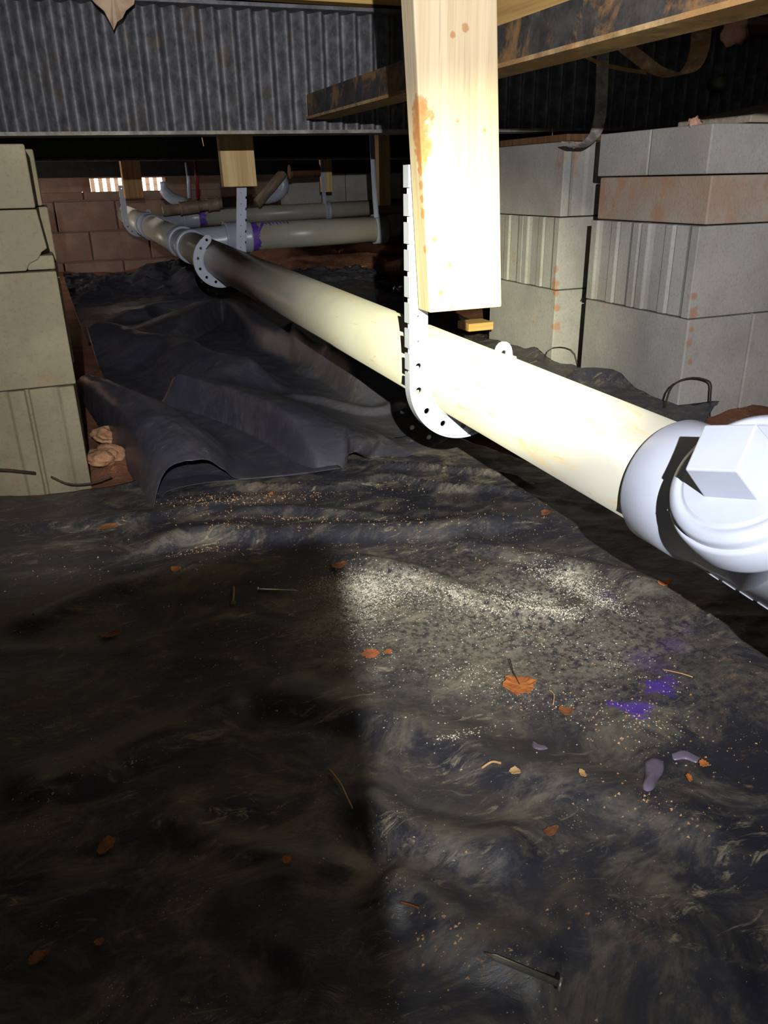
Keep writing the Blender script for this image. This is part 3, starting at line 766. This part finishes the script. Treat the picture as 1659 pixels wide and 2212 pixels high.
# ------------------------------------------------------------------ J hook hangers
def j_hook(Y, sgn, ztop, ear_ang, label, lean=0.0, width=.030, gap=.0015, leg_dx=0.0):
    """flat J strap with holes in the plane Y; sgn=-1: leg on the -X side"""
    c = ax(Y); ri = R4+gap; ro = ri+width; th = .004
    t = empty('pipe_hanger', (c.x, Y, c.z)); tag(t, label, 'pipe hanger')
    leg = ztop-c.z; arc = PI+ear_ang; rm = (ri+ro)/2
    L1 = leg; L2 = arc*rm
    def mp(s_, q):                       # s along strap, q 0..1 inner->outer ; local frame with leg on -X then mirrored
        if s_ <= L1:
            x = -(ri+(ro-ri)*q); z = leg-s_; x += lean*(leg-s_)*sgn*-1
        elif s_ <= L1+L2:
            a_ = PI+(s_-L1)/rm; r_ = ri+(ro-ri)*q; x = r_*math.cos(a_); z = r_*math.sin(a_)
        else:
            a_ = PI+arc; e = s_-L1-L2; r_ = ri+(ro-ri)*q
            x = r_*math.cos(a_)-math.sin(a_)*e; z = r_*math.sin(a_)+math.cos(a_)*e
        return (c.x+(-sgn)*x if False else c.x+(x if sgn < 0 else -x), z+c.z)
    ear = .042
    tot = L1+L2+ear
    cell = .035; n = int(tot/cell); cell = tot/n
    mb = MB(); vs_ = []; fs_ = []
    def add(p, y): vs_.append((p[0], y, p[1])); return len(vs_)-1
    K = 16
    hole_cells = []
    for k in range(n):
        s0, s1 = k*cell, (k+1)*cell; smid = (s0+s1)/2
        holed = smid > L1-.03
        last = k == n-1
        ring = []
        for i in range(K):                # square outline sampled
            w = 2*PI*i/K; cx_, sy_ = math.cos(w), math.sin(w); m_ = max(abs(cx_), abs(sy_))
            us, uq = cx_/m_, sy_/m_
            if last and us > 0:           # rounded end
                us, uq = cx_, sy_
            ring.append((smid+us*cell/2, .5+uq*.5))
        hr = .0048 if holed else .0016
        hole = [(smid+math.cos(2*PI*i/K)*hr, .5+math.sin(2*PI*i/K)*hr/width) for i in range(K)]
        io = [[add(mp(*p), Y-th/2) for p in ring], [add(mp(*p), Y-th/2) for p in hole], [add(mp(*p), Y+th/2) for p in hole], [add(mp(*p), Y+th/2) for p in ring]]
        for i in range(K):
            j = (i+1) % K
            fs_.append((io[0][i], io[0][j], io[1][j], io[1][i])); fs_.append((io[1][i], io[1][j], io[2][j], io[2][i])); fs_.append((io[2][i], io[2][j], io[3][j], io[3][i]))
            if last: fs_.append((io[3][i], io[3][j], io[0][j], io[0][i]))
    mb.add(vs_, fs_).build('strap_plate', 'pvc_white', t)
    # rims along both edges
    for q, nm in ((1.0, 'outer_rim'), (0.0, 'inner_rim')):
        m = MB(); ss_ = []
        s_ = 0.0
        while s_ < L1+L2+ear*.4:
            ss_.append(s_); s_ += .004
        def strip(arr):
            v2 = []; f2 = []
            for s_ in arr:
                for dq in ((0, .08) if q == 1 else (-.06, .02)):
                    p = mp(s_, q+dq); v2 += [(p[0], Y-.009, p[1]), (p[0], Y+.009, p[1])]
            for i in range(len(arr)-1):
                a = i*4; b = a+4
                f2 += [(a, b, b+1, a+1), (a+2, a+3, b+3, b+2), (a, a+2, b+2, b), (a+1, b+1, b+3, a+3)]
            k_ = (len(arr)-1)*4
            f2 += [(0, 1, 3, 2), (k_, k_+2, k_+3, k_+1)]
            m.add(v2, f2)
        if q == 1:
            legp = [s_ for s_ in ss_ if s_ < L1-.02]; rest = [s_ for s_ in ss_ if s_ >= L1-.02]
            chunk = 9
            for i in range(0, len(legp), chunk):
                part = legp[i:i+chunk-1]
                if len(part) > 1: strip(part)
            strip(rest)
        else: strip([s_ for s_ in ss_ if s_ > L1-.015 and s_ < L1+L2])
        m.build(nm, 'pvc_white', t)
    return t
j_hook(1.044, -1, float(at(880, 356, 1, 1.044)[2]), .12, 'white J-shaped pipe hanger fixed to the tall wooden post')
j_hook(2.83, 1, float(at(515, 380, 1, 2.83)[2]), .75, 'white J-shaped pipe hanger under the short pine post end', .10)
j_hook(5.17, -1, float(at(278, 400, 1, 5.17)[2]), .3, 'white pipe hanger on the brown post before the daylight vent')
for (pts, lb, Yq) in (([(697, 366), (699, 402), (701, 441)], 'white perforated strap on the small pale post end', 4.69), ([(806, 350), (809, 408), (813, 470)], 'white perforated strap carrying the thicker branch pipe', 3.43)):
    q = [Vector(at(x, y, 1, Yq)) for x, y in pts]
    q = [q[0]+(q[0]-q[1])*1.0]+q
    sob = MB().ribbon(q, (1, 0, 0), .022, .004).build('pipe_strap', 'pvc_white'); tag(sob, lb, 'strap')

# ------------------------------------------------------------------ concrete block piers
def cmu_poly(L, Wd, plain=False):
    """plan outline of a hollow block: length along u, with flanged, grooved ends"""
    h = Wd/2; l = L/2
    if plain: return [(-l, -h), (l, -h), (l, h), (-l, h)]
    e = [(l, -h), (l, -h+.024), (l-.005, -h+.030), (l-.008, -h+.040), (l-.008, -.020), (l-.002, -.014), (l-.002, .010), (l-.010, .013), (l-.010, .017), (l-.004, .020), (l-.008, h-.040), (l-.005, h-.030), (l, h-.024), (l, h)]
    return e+[(-x, -y) for x, y in e]
def cmu(parent, cx, cy, z0, hgt, along, mat, plain=False, rotz=0.0, L=.397, Wd=.194):
    poly = cmu_poly(L, Wd, plain)
    if along == 'y': poly = [(-y, x) for x, y in poly]
    c, s_ = math.cos(rotz), math.sin(rotz)
    poly = [(cx+x*c-y*s_, cy+x*s_+y*c) for x, y in poly]
    return MB().prism(poly, 2, z0, z0+hgt).build('concrete_block', mat, parent, .003)
def course(parent, cx, cy, z0, hgt, along, mats, plain=False, jit=.004):
    rz = random.uniform(-1, 1)*.012
    for i, s_ in enumerate((-.5, .5)):
        dx, dy = (0, s_*.2) if along == 'x' else (s_*.2, 0)
        cmu(parent, cx+dx+random.uniform(-jit, jit), cy+dy+random.uniform(-jit, jit)*.5, z0, hgt, along, mats[i % len(mats)], plain, rz)

# left pier: x from -.4 to 0, front face Y 1.55
lp = empty('block_pier', (-.2, 1.75, 0)); tag(lp, 'tan concrete block pier with a chipped block beside the curled sheet', 'block pier')
lx, ly = -.2, 1.75
course(lp, lx, ly, -.03, .229, 'y', ['block_tan', 'block_tan'])
course(lp, lx, ly, .202, .203, 'x', ['block_tan', 'block_tan'])
# chipped cap block: corner broken away
zc = .408
poly = [(zc, -.40), (zc, -.052), (zc+.012, -.045), (zc+.018, -.030), (zc+.030, -.022), (zc+.036, -.012), (zc+.100, -.018), (zc+.100, -.40)]
MB().prism(poly, 1, 1.553, 1.745).build('concrete_block', 'block_tan', lp, .002)
cmu(lp, lx+.002, 1.85, zc, .100, 'x', 'block_tan', True)
MB().prism([(1.56, zc), (1.74, zc), (1.74, zc+.018), (1.56, zc+.024)], 0, -.050, -.004).build('block_chip', 'block_tan', lp, .003)
cmu(lp, lx-.018, 1.651, .510, .100, 'x', 'block_tan', True, .01)
cmu(lp, lx-.006, 1.85, .510, .100, 'x', 'block_tan', True, 0)

# near right pier: front-left corner (1.31,1.42)
rp = empty('block_pier', (1.52, 1.625, 0)); tag(rp, 'grey concrete block pier with rust-stained cap block in front of another pier', 'block pier')
nx, ny = 1.525, 1.625
z = -.03
course(rp, nx, ny, z, .263, 'y', ['block', 'block'], True)
course(rp, nx, ny, .236, .200, 'x', ['block', 'block'])
course(rp, nx+.012, ny, .439, .100, 'y', ['block_rust', 'block'], True)
course(rp, nx+.002, ny, .542, .098, 'x', ['block', 'block'], True)
# rear right pier
rr = empty('block_pier', (1.56, 2.21, 0)); tag(rr, 'grey concrete block pier holding up the corrugated beam', 'block pier')
qx, qy = 1.555, 2.215
course(rr, qx, qy, -.03, .262, 'y', ['block', 'block'], True)
course(rr, qx, qy, .235, .200, 'x', ['block', 'block'])
course(rr, qx, qy, .438, .195, 'y', ['block', 'block'])
o = MB().box((1.37, 2.03, .635), (1.75, 2.40, .6525), 0.0085*0).build('wood_shim', 'wood_dark'); tag(o, 'dark wooden shim plate between the pier and the corrugated beam', 'shim')
# far pier under the smooth beam
fa, fb = at(620, 388, 1, 5.3), at(766, 388, 1, 5.3)
fp = empty('block_pier', (float(fa[0]+fb[0])/2, 5.4, 0)); tag(fp, 'far grey concrete block pier behind the branch pipes', 'block pier')
for k, (z0, h_) in enumerate(((-.05, .235), (.188, .20), (.391, .20))):
    cmu(fp, float(fa[0])+.2, 5.4, z0, h_, 'x', 'block', True); cmu(fp, float(fa[0])+.602, 5.4, z0, h_, 'x', 'block', True)

# behind the camera: made-up lamp stand and a board added to shade the sheet
bd = MB().box((-.46, -.122, -.02), (.003, -.104, .622)).build('shadow_board', 'board_grey', None, .001); tag(bd, 'added unseen board that casts the rectangular shadow on the sheet', 'board')
wl = empty('added_work_light', (-.05, -.37, 0)); tag(wl, 'made-up yellow lamp body on a black stand at the light source', 'lamp')
MB().lathe((-.05, -.37, -.03), (0, 0, 1), [(0, .09), (.035, .09), (.045, .02), (.05, .012)], 32).build('foot_plate', 'black_rubber', wl)
MB().lathe((-.05, -.37, 0), (0, 0, 1), [(0, .008), (.70, .008)], 16).build('stem', 'black_rubber', wl)
dl = (HOT-LAMP).normalized()
MB().lathe(LAMP-dl*.085, dl, [(0, .016), (.004, .020), (.045, .022), (.060, .030), (.070, .030), (.070, .026), (.055, .010)], 32, (True, False)).build('lamp_head', 'lampbody', wl)

# ------------------------------------------------------------------ straps and bits near the ceiling at right
def px_path(pts, Y): return [Vector(at(x, y, 1, Y)) for x, y in pts]
q = [Vector(at(x, y, 1, Y)) for x, y, Y in [(1306, -10, 2.148), (1306, 60, 2.08), (1302, 120, 1.98), (1300, 190, 1.98), (1297, 245, 1.98), (1288, 285, 1.97), (1270, 307, 1.95), (1250, 318, 1.92), (1238, 316, 1.90), (1226, 306, 1.89)]]
o = MB().ribbon([Vector(p) for p in catmull(q, 26)], (1, -.25, 0), .034, .0015).build('steel_strap', 'strap'); tag(o, 'grey steel tie-down strap hanging in front of the rear pier', 'strap')
q = [Vector(at(x, y, 1, Y)) for x, y, Y in [(1335, 90, 1.75), (1372, 118, 1.72), (1415, 150, 1.68), (1460, 163, 1.65), (1492, 150, 1.62), (1510, 112, 1.62), (1515, 66, 1.58), (1513, 20, 1.52), (1512, -40, 1.50)]]
o = MB().ribbon([Vector(p) for p in catmull(q+[q[-1]+Vector((0, 0, 1.055-q[-1].z))], 30)], (.5, -1, .1), .045, .0015).build('steel_strap', 'strap_brown'); tag(o, 'brown strap hanging in a loop below the rusty brace', 'strap')
q = px_path([(1255, 117), (1300, 138), (1350, 150), (1396, 157)], 1.70)
o = MB().ribbon([Vector(p) for p in catmull(q, 12)], (0, -.3, 1), .008, .003).build('wood_lath', 'flange_rust'); tag(o, 'thin bent lath under the rusty brace', 'lath')
q = Vector(at(1563, 178, 1, 2.13))
o = MB().lathe(q, (0, 1, 0), [(0, .004), (.002, .012), (.008, .018), (.016, .019), (.05, .019)], 20, (True, True)).build('round_plug', 'cloud_green'); tag(o, 'pale green round plug on the corrugated beam web', 'plug')
q = px_path([(1194, 262), (1193, 300), (1191, 330), (1190, 352)], 2.146)
o = MB().tube(q, .0012, 6).build('dangling_wire', 'galv'); tag(o, 'thin shiny wire dangling in front of the rear pier', 'wire')
q = px_path([(436, 297), (438, 306), (440, 316)], 2.12)
o = MB().tube(q, .0011, 5).build('hanging_splinter', 'chip'); tag(o, 'tiny pale splinter hanging below the corrugated beam', 'splinter')

def lump(name, mat, c, r, seed, label, cat, sc=(1, 1, 1), rough=.5, res=3):
    import bmesh
    bm = bmesh.new(); bmesh.ops.create_icosphere(bm, subdivisions=res, radius=1.0)
    for v_ in bm.verts:
        p = v_.co; n1 = fbm(np.array([p.x*1.7+p.z*1.3+seed*3.1]), np.array([p.y*1.7-p.z*1.1+seed]), 4, seed)[0]
        k = 1+rough*(n1-.5)*2; v_.co = Vector((p.x*sc[0]*k*r+c[0], p.y*sc[1]*k*r+c[1], p.z*sc[2]*k*r+c[2]))
    me = bpy.data.meshes.new(name); bm.to_mesh(me); bm.free(); me.polygons.foreach_set('use_smooth', [True]*len(me.polygons))
    me.materials.append(M[mat]); o = bpy.data.objects.new(name, me); col.objects.link(o)
    return tag(o, label, cat)
lump('insulation_tuft', 'insul', at(1590, 62, 1, 1.55), .030, 3, 'pinkish insulation tuft hanging beside the looped strap', 'insulation', (1, .7, 1), .9)
lump('insulation_tuft', 'insul', at(1503, 268, 1, 1.50), .014, 5, 'small tan insulation tuft on the near pier cap', 'insulation', (1, .8, 1.1), .9)
lump('insulation_tuft', 'insul', at(1560, 274, 1, 1.52), .016, 9, 'flat brownish insulation scrap on the near pier cap', 'insulation', (2.0, 1, .35), .9)
a, b = at(1560, 282, 1, 1.55), at(1700, 250, 1, 1.55)
MBo = MB().add([(a[0], 1.47, .660), (b[0]+.05, 1.47, .700), (b[0]+.05, 1.70, .700), (a[0], 1.70, .660), (a[0], 1.47, .645), (b[0]+.05, 1.47, .645), (b[0]+.05, 1.70, .645), (a[0], 1.70, .645)], [(0, 1, 2, 3), (7, 6, 5, 4), (0, 4, 5, 1), (1, 5, 6, 2), (2, 6, 7, 3), (3, 7, 4, 0)]).build('wood_wedge', 'board_grey', None, .002)
tag(MBo, 'greyish wooden wedge on top of the near pier', 'wedge')
# torn insulation paper hanging in front of the corrugated beam
tp = [(150, -40), (190, -10), (205, 10), (224, 26), (238, 50), (245, 67), (252, 50), (264, 40), (272, 24), (288, 12), (292, -10), (300, -40)]
poly = [at(x, y, 1, 2.12) for x, y in tp]
vs_ = []; n_ = len(poly)
for dy in (0, .006):
    for i, p in enumerate(poly): vs_.append((p[0], 2.11+dy+.006*math.sin(i*1.9), p[2]))
cen = sum((np.array(v_) for v_ in vs_[:n_]))/n_
vs_ += [(cen[0], 2.095, cen[2]+.03), (cen[0], 2.125, cen[2]+.03)]
fs_ = [(2*n_, (i+1) % n_, i) for i in range(n_)]+[(2*n_+1, n_+i, n_+(i+1) % n_) for i in range(n_)]+[(i, (i+1) % n_, n_+(i+1) % n_, n_+i) for i in range(n_)]
o = MB().add(vs_, fs_).build('torn_paper', 'paper'); tag(o, 'torn tan insulation paper hanging over the corrugated beam', 'paper')

# ------------------------------------------------------------------ small things on the ground
def nail(pa, pb, r, label, head=True, mat='galv'):
    mz = max(float(on_sheet(pa[0]+(pb[0]-pa[0])*k/8, pa[1]+(pb[1]-pa[1])*k/8)[2]) for k in range(9))+r+.0005
    A = Vector(at(*pa, 2, mz).tolist()); B = Vector(at(*pb, 2, mz).tolist()); d = (B-A); L = d.length; d.normalize()
    prof = ([(0, r*2.3), (r*.9, r*2.3)] if head else [(0, r)])+[(r*.9, r), (L-r*4, r), (L, r*.15)]
    return tag(MB().lathe(A, d, prof, 14).build('nail', mat), label, 'nail')
nail((556, 1273), (643, 1276), .0016, 'shiny nail lying in the shaded left part of the dirty sheet')
nail((504, 1302), (505, 1266), .0014, 'short rusty nail beside the shiny nail', True, 'strap_brown')
nail((1214, 2128), (1046, 2058), .0022, 'long grey nail lying along a sheet fold in the foreground', True, 'galv')

def leaf(px, py, size, rot, mat, label, lobes=5, name='dead_leaf', curl=.25, cat='leaf', group=None, asp=1.0):
    c = on_sheet(px, py, .003); rn = random.Random(int(px*7+py)); n_ = 26
    vs_ = [(0, 0, 0)]; fs_ = []
    for ring in (.55, 1.0):
        for i in range(n_):
            w = 2*PI*i/n_
            k = (.74+.22*abs(math.cos(w*lobes/2))+.26*(rn.random()-.5)) if lobes else (.8+.35*(rn.random()-.5))
            x = math.cos(w)*size*k*ring; y = math.sin(w)*size*k*ring*asp
            vs_.append((x, y, curl*size*(ring**2)*(.35+.5*math.sin(w*2+px)+.3*rn.random()*ring)))
    for i in range(n_):
        j = (i+1) % n_; fs_ += [(0, 1+i, 1+j), (1+i, 1+n_+i, 1+n_+j, 1+j)]
    cs, sn = math.cos(rot), math.sin(rot)
    zmin = min(v_[2] for v_ in vs_)
    vs_ = [(c[0]+x*cs-y*sn, c[1]+x*sn+y*cs, c[2]+z-zmin) for x, y, z in vs_]
    o = MB().add(vs_, fs_, False).build(name, mat)
    md = o.modifiers.new('thickness', 'SOLIDIFY'); md.thickness = .0008
    return tag(o, label, cat, group), vs_
lf, lv = leaf(1122, 1484, .020, .4, 'leaf', 'large orange-brown dead leaf with a stem on the dirty sheet', 7)
s0 = Vector(lv[0]); MB().tube([s0, Vector(on_sheet(1108, 1462, .007)), Vector(on_sheet(1100, 1442, .012))], .0007, 6).build('stem', 'twig', lf)
leaf(800, 1416, .012, .2, 'mud', 'orange clay flake pair partner nearest the shadow edge', 0, 'clay_flake', .15, 'clay flake')[0]['label'] = 'largest orange clay flake on the lit part of the dirty sheet'
leaf(838, 1412, .006, .9, 'mud', 'x', 0, 'clay_flake', .15, 'clay flake')[0]['label'] = 'small orange clay flake beside the largest one'
leaf(232, 1143, .018, .2, 'leaf_dark', 'dull brown leaf in front of the tan block pier', 3, 'dead_leaf', .2, 'leaf', None, .6)
leaf(478, 1157, .013, .3, 'leaf', 'small brown leaf by the curled sheet edge', 3, 'dead_leaf', .3, 'leaf', None, .5)
leaf(730, 1226, .014, .1, 'leaf_dark', 'brown leaf scrap beside the pile of white shavings', 3, 'dead_leaf', .3, 'leaf', None, .6)
leaf(978, 1153, .010, 1.0, 'leaf', 'orange leaf scrap on the crest of a sheet fold', 3, 'dead_leaf', .3)
leaf(1180, 1112, .013, .4, 'leaf_dark', 'reddish leaf at the edge of the pipe shadow', 3, 'dead_leaf', .3, 'leaf', None, .6)
leaf(1435, 1263, .012, .0, 'leaf', 'brown leaf close to the pipe shadow under the cleanout', 3, 'dead_leaf', .3, 'leaf', None, .6)
leaf(1222, 1540, .008, .0, 'leaf_dark', 'brown scrap next to the purple primer stain', 3, 'dead_leaf', .3)
leaf(1520, 1655, .0055, .5, 'leaf', 'tiny orange leaf by the grey glue puddle', 0, 'dead_leaf', .3)
leaf(1487, 1685, .006, 1.2, 'leaf', 'tiny orange sliver right of the lilac glue blob', 0, 'dead_leaf', .3, 'leaf', None, .4)
leaf(1112, 1670, .006, .4, 'chip', 'small pale wood chip left of the lilac glue blob', 0, 'wood_chip', .2, 'chip')
leaf(1258, 1675, .006, 1.4, 'chip', 'pale wood chip near the grey-green speck', 0, 'wood_chip', .2, 'chip', None, .6)
leaf(232, 1835, .011, 1.0, 'leaf_dark', 'brown leaf in the dark left foreground', 3, 'dead_leaf', .4, 'leaf', None, .6)
leaf(85, 2072, .009, .3, 'leaf_dark', 'reddish oval leaf in the darkest corner of the sheet', 0, 'dead_leaf', .2, 'leaf', None, .6)
leaf(620, 1862, .005, .3, 'mud', 'small rusty clay crumb by the thin sheet crease', 0, 'clay_flake', .2, 'clay flake')
leaf(215, 2040, .004, .3, 'leaf_dark', 'tiny brown scrap near the reddish oval leaf', 0, 'dead_leaf', .2)
leaf(1190, 1800, .009, .3, 'leaf_dark', 'rusty brown scrap on the right foreground fold', 3, 'dead_leaf', .2, 'leaf', None, .5)
leaf(240, 1375, .016, .2, 'leaf_dark', 'dim reddish leaf lying in the shaded hollow', 0, 'dead_leaf', .15, 'leaf', None, .5)
leaf(380, 1232, .008, .2, 'leaf', 'small tan leaf at the shaded fold', 3, 'dead_leaf', .2)
leaf(585, 1070, .005, .2, 'mud', 'orange pebble of clay by the shiny crease', 0, 'clay_flake', .5, 'clay flake')

# slivers and twigs
def sliver(pts, r, mat, name, label, cat, lift=.002):
    q = [Vector(on_sheet(x, y, r+lift*k).tolist()) for (x, y), k in zip(pts, [1, 2, 2, 1, 1, 1, 1])]
    return tag(MB().tube([Vector(p) for p in catmull(q, 10)] if len(q) > 2 else q, r, 6).build(name, mat), label, cat)
sliver([(712, 1668), (735, 1700), (752, 1735), (762, 1752)], .0009, 'chip', 'straw', 'thin straw stalk on the sheet in the middle foreground', 'straw')
sliver([(1185, 1494), (1196, 1508), (1194, 1530)], .0007, 'chip', 'straw', 'curled pale fibre beside the large leaf', 'straw')
sliver([(1430, 1450), (1470, 1462), (1495, 1470)], .0007, 'chip', 'straw', 'pale stalk under the purple stain', 'straw')
sliver([(1040, 1665), (1062, 1655), (1082, 1658)], .0012, 'chip', 'straw', 'short curled wood shaving in the foreground', 'straw')
sliver([(865, 1955), (890, 1966), (905, 1972)], .0010, 'leaf_dark', 'twig', 'reddish twig bit above the long grey nail', 'twig')
q = [Vector(p) for p in ([1.40, 1.40, .02], [1.43, 1.39, .075], [1.49, 1.385, .095], [1.56, 1.38, .085], [1.585, 1.375, .06], [1.58, 1.37, .01])]
q = [Vector(at(x, y, 1, 1.385)) for x, y in [(1436, 880), (1448, 840), (1470, 822), (1500, 816), (1528, 822), (1536, 832), (1535, 852), (1533, 900)]]
tag(MB().tube([Vector(p) for p in catmull(q, 18)], .0022, 8).build('root', 'twig'), 'dark wiry root arching at the foot of the near pier', 'root')
for pts, lb in (([(1172, 790), (1185, 756), (1215, 750), (1240, 762), (1250, 800)], 'thin dark root in front of the rear pier'), ([(1255, 650), (1270, 618), (1290, 590)], 'thin stalk leaning on the rear pier')):
    q = [Vector(at(x, y, 1, 1.98)) for x, y in pts]
    tag(MB().tube([Vector(p) for p in catmull(q, 10)], .0012, 6).build('root', 'twig'), lb, 'root')
q = [Vector(at(x, y, 1, 1.515)) for x, y in [(-30, 1014), (20, 1016), (76, 1022)]]
tag(MB().tube(q, .003, 8).build('root', 'twig'), 'dark root poking out before the tan block pier', 'root')
q = [Vector(at(x, y, 1, 1.50)) for x, y in [(110, 1030), (150, 1046), (200, 1044), (240, 1030)]]
tag(MB().tube([Vector(p) for p in catmull(q, 12)], .0022, 8).build('root', 'twig'), 'thin root along the foot of the tan block pier', 'root')

# glue blobs
def puddle(px_list, label, h=.003, mat='glue', name='glue_blob'):
    c = np.mean([on_sheet(*p) for p in px_list], axis=0)
    out = catmull([on_sheet(*p) for p in px_list]+[on_sheet(*px_list[0])], 40)[:-1]
    n_ = len(out); vs_ = [(c[0], c[1], c[2]+h)]
    for k, zz in ((.7, h*.9), (.93, h*.5), (1.0, -.001)):
        for p in out: vs_.append((c[0]+(p[0]-c[0])*k, c[1]+(p[1]-c[1])*k, c[2]+(p[2]-c[2])*k+zz))
    fs_ = [(0, 1+i, 1+(i+1) % n_) for i in range(n_)]
    for r in range(2):
        for i in range(n_):
            j = (i+1) % n_; a = 1+r*n_; fs_.append((a+i, a+n_+i, a+n_+j, a+j))
    return tag(MB().add(vs_, fs_, True).build(name, mat), label, 'glue blob')
puddle([(1392, 1645), (1412, 1636), (1432, 1645), (1434, 1665), (1422, 1685), (1412, 1705), (1396, 1710), (1387, 1698), (1392, 1676)], 'lilac bean-shaped glue blob on the right foreground')
puddle([(1450, 1628), (1475, 1620), (1500, 1630), (1516, 1640), (1505, 1648), (1480, 1640), (1455, 1642)], 'flat grey glue puddle beyond the lilac blob', .0015)
puddle([(1150, 1600), (1160, 1608), (1178, 1612), (1184, 1618), (1165, 1620), (1150, 1614)], 'small grey glue smear below the large leaf', .0015)

# scraps of film and wood at the back
def scrap(px, py, sx_, sy_, z0, mat, name, label, cat, seed):
    c = at(px, py, 2, z0); nn = 14
    U, V = np.meshgrid(np.linspace(-1, 1, nn), np.linspace(-1, 1, nn))
    X = c[0]+U*sx_*(1+.3*(fbm(U+5, V+seed, 2, seed)-.5)); Y = c[1]+V*sy_*(1+.4*(fbm(U+9, V-seed, 2, seed+1)-.5))
    Z = z0+.045*fbm(U*1.6+3, V*1.6+seed, 3, seed+2)
    return tag(grid_mesh(name, X, Y, Z, mat, None, .001), label, cat)
scrap(735, 585, .14, .09, .04, 'scrap', 'film_scrap', 'crumpled whitish film scrap on the soil behind the drain pipe', 'film', 4)
scrap(862, 632, .022, .025, .03, 'scrap', 'film_scrap', 'tiny white film scrap left of the tall post', 'film', 9)
a, b = at(1013, 700, 1, 2.25), at(1066, 712, 1, 2.25)
tag(MB().box((float(a[0]), 2.25, float(b[2])), (float(b[0]), 2.33, float(a[2]))).build('wood_offcut', 'wood_x', None, .002), 'yellow wood offcut on the ground beside the rear pier', 'wood offcut')

# clay clods by the tan pier
for i, (px, py, z0, r) in enumerate([(226, 985, .03, .032), (228, 940, .03, .028), (50, 1042, .0, .028), (104, 1048, .0, .018), (0, 1054, .0, .022)]):
    p = at(px, py, 2, z0)
    lump('clay_clod', 'clod', p, r, 20+i, ['pale orange clay clod between the tan pier and the curled sheet', 'clay clod tucked behind the curled sheet corner', 'large reddish clod in front of the tan pier', 'small reddish clod in front of the tan pier', 'reddish clod at the far end of the tan pier front'][i], 'clod', (1.1, 1.2, .6), .5, 4)

# ------------------------------------------------------------------ loose crumbs (nobody could count them)
def crumbs(name, mat, pts, smin, smax, label, cat, flat=.4):
    vs_ = []; fs_ = []
    for p in pts:
        s_ = smin+(smax-smin)*random.random()**2.5; a0 = random.random()*6.28; k = len(vs_)
        for i in range(3):
            w = a0+i*2.094+random.uniform(-.4, .4); vs_.append((p[0]+math.cos(w)*s_, p[1]+math.sin(w)*s_*random.uniform(.5, 1), p[2]-.0003))
        vs_.append((p[0], p[1], p[2]+s_*flat*random.uniform(.5, 1.6)))
        fs_ += [(k, k+1, k+3), (k+1, k+2, k+3), (k+2, k, k+3)]
    o = MB().add(vs_, fs_).build(name, mat); return tag(o, label, cat, kind='stuff')
def scatter(specs):
    P = []
    for (x0, y0, sx_, sy_, ang, n_) in specs:
        a = rng.normal(0, 1, (n_, 2)); c, s_ = math.cos(ang), math.sin(ang)
        X = x0+a[:, 0]*sx_*c-a[:, 1]*sy_*s_; Y = y0+a[:, 0]*sx_*s_+a[:, 1]*sy_*c
        P.append(np.stack([X, Y], 1))
    P = np.concatenate(P); P = P[(P[:, 1] > 1035) & (P[:, 1] < 2250) & (P[:, 0] > -100) & (P[:, 0] < 1760)]
    d = np.stack([P[:, 0]-CX, P[:, 1]-CY, np.full(len(P), F)], 1) @ RR.T
    z = np.full(len(P), .01)
    for _ in range(4):
        t_ = (z-CAM[2])/d[:, 2]; X = CAM[0]+t_*d[:, 0]; Y = CAM[1]+t_*d[:, 1]; z = front_h(X, Y)
    return np.stack([X, Y, z], 1)
sh = scatter([(790, 1275, 55, 20, .1, 6000), (770, 1330, 45, 50, .2, 1500), (900, 1265, 70, 13, .25, 2600), (1000, 1300, 60, 9, .35, 1400),
              (1230, 1255, 55, 16, .35, 3400), (1290, 1295, 40, 7, .4, 1200), (1160, 1305, 60, 10, .25, 2400), (1090, 1350, 120, 26, .2, 900),
              (1020, 1450, 50, 10, .0, 300), (1050, 1490, 60, 30, .2, 160), (1350, 1440, 80, 14, .35, 260), (1230, 1530, 90, 16, .3, 260), (1400, 1550, 60, 20, .4, 160), (1000, 1585, 30, 6, -.2, 160),
              (850, 1400, 180, 90, .2, 700), (1150, 1400, 220, 100, .2, 700), (900, 1080, 180, 25, 0, 160), (1100, 1750, 350, 160, .2, 50), (400, 1500, 260, 240, 0, 50)])
crumbs('white_shavings', 'shaving', sh, .0004, .0018, 'drift of white plastic pipe shavings on the dirty sheet', 'shavings')
cr = scatter([(560, 1075, 90, 7, -.05, 520), (430, 1085, 40, 10, 0, 200), (640, 1115, 110, 4, .04, 260), (450, 1160, 50, 8, -.3, 200), (900, 1030, 50, 10, 0, 160),
              (800, 1130, 200, 30, 0, 260), (1100, 1120, 90, 20, 0, 120), (1000, 1180, 200, 50, .2, 300), (1350, 1560, 120, 50, .4, 260), (1300, 1480, 200, 60, .3, 260),
              (500, 1260, 80, 50, 0, 160), (700, 1290, 20, 60, 0, 200), (250, 1250, 200, 60, -.3, 260), (500, 1450, 60, 40, 0, 140), (150, 1400, 160, 100, 0, 160), (1450, 1740, 120, 30, .4, 120), (1000, 2050, 120, 40, .5, 160), (1300, 1950, 200, 120, .3, 40), (180, 1660, 90, 25, -.4, 120), (500, 1950, 300, 150, 0, 30)])
crumbs('soil_crumbs', 'crumb', cr, .0005, .0022, 'scattered tan soil crumbs over the dirty sheet', 'soil crumbs', .7)
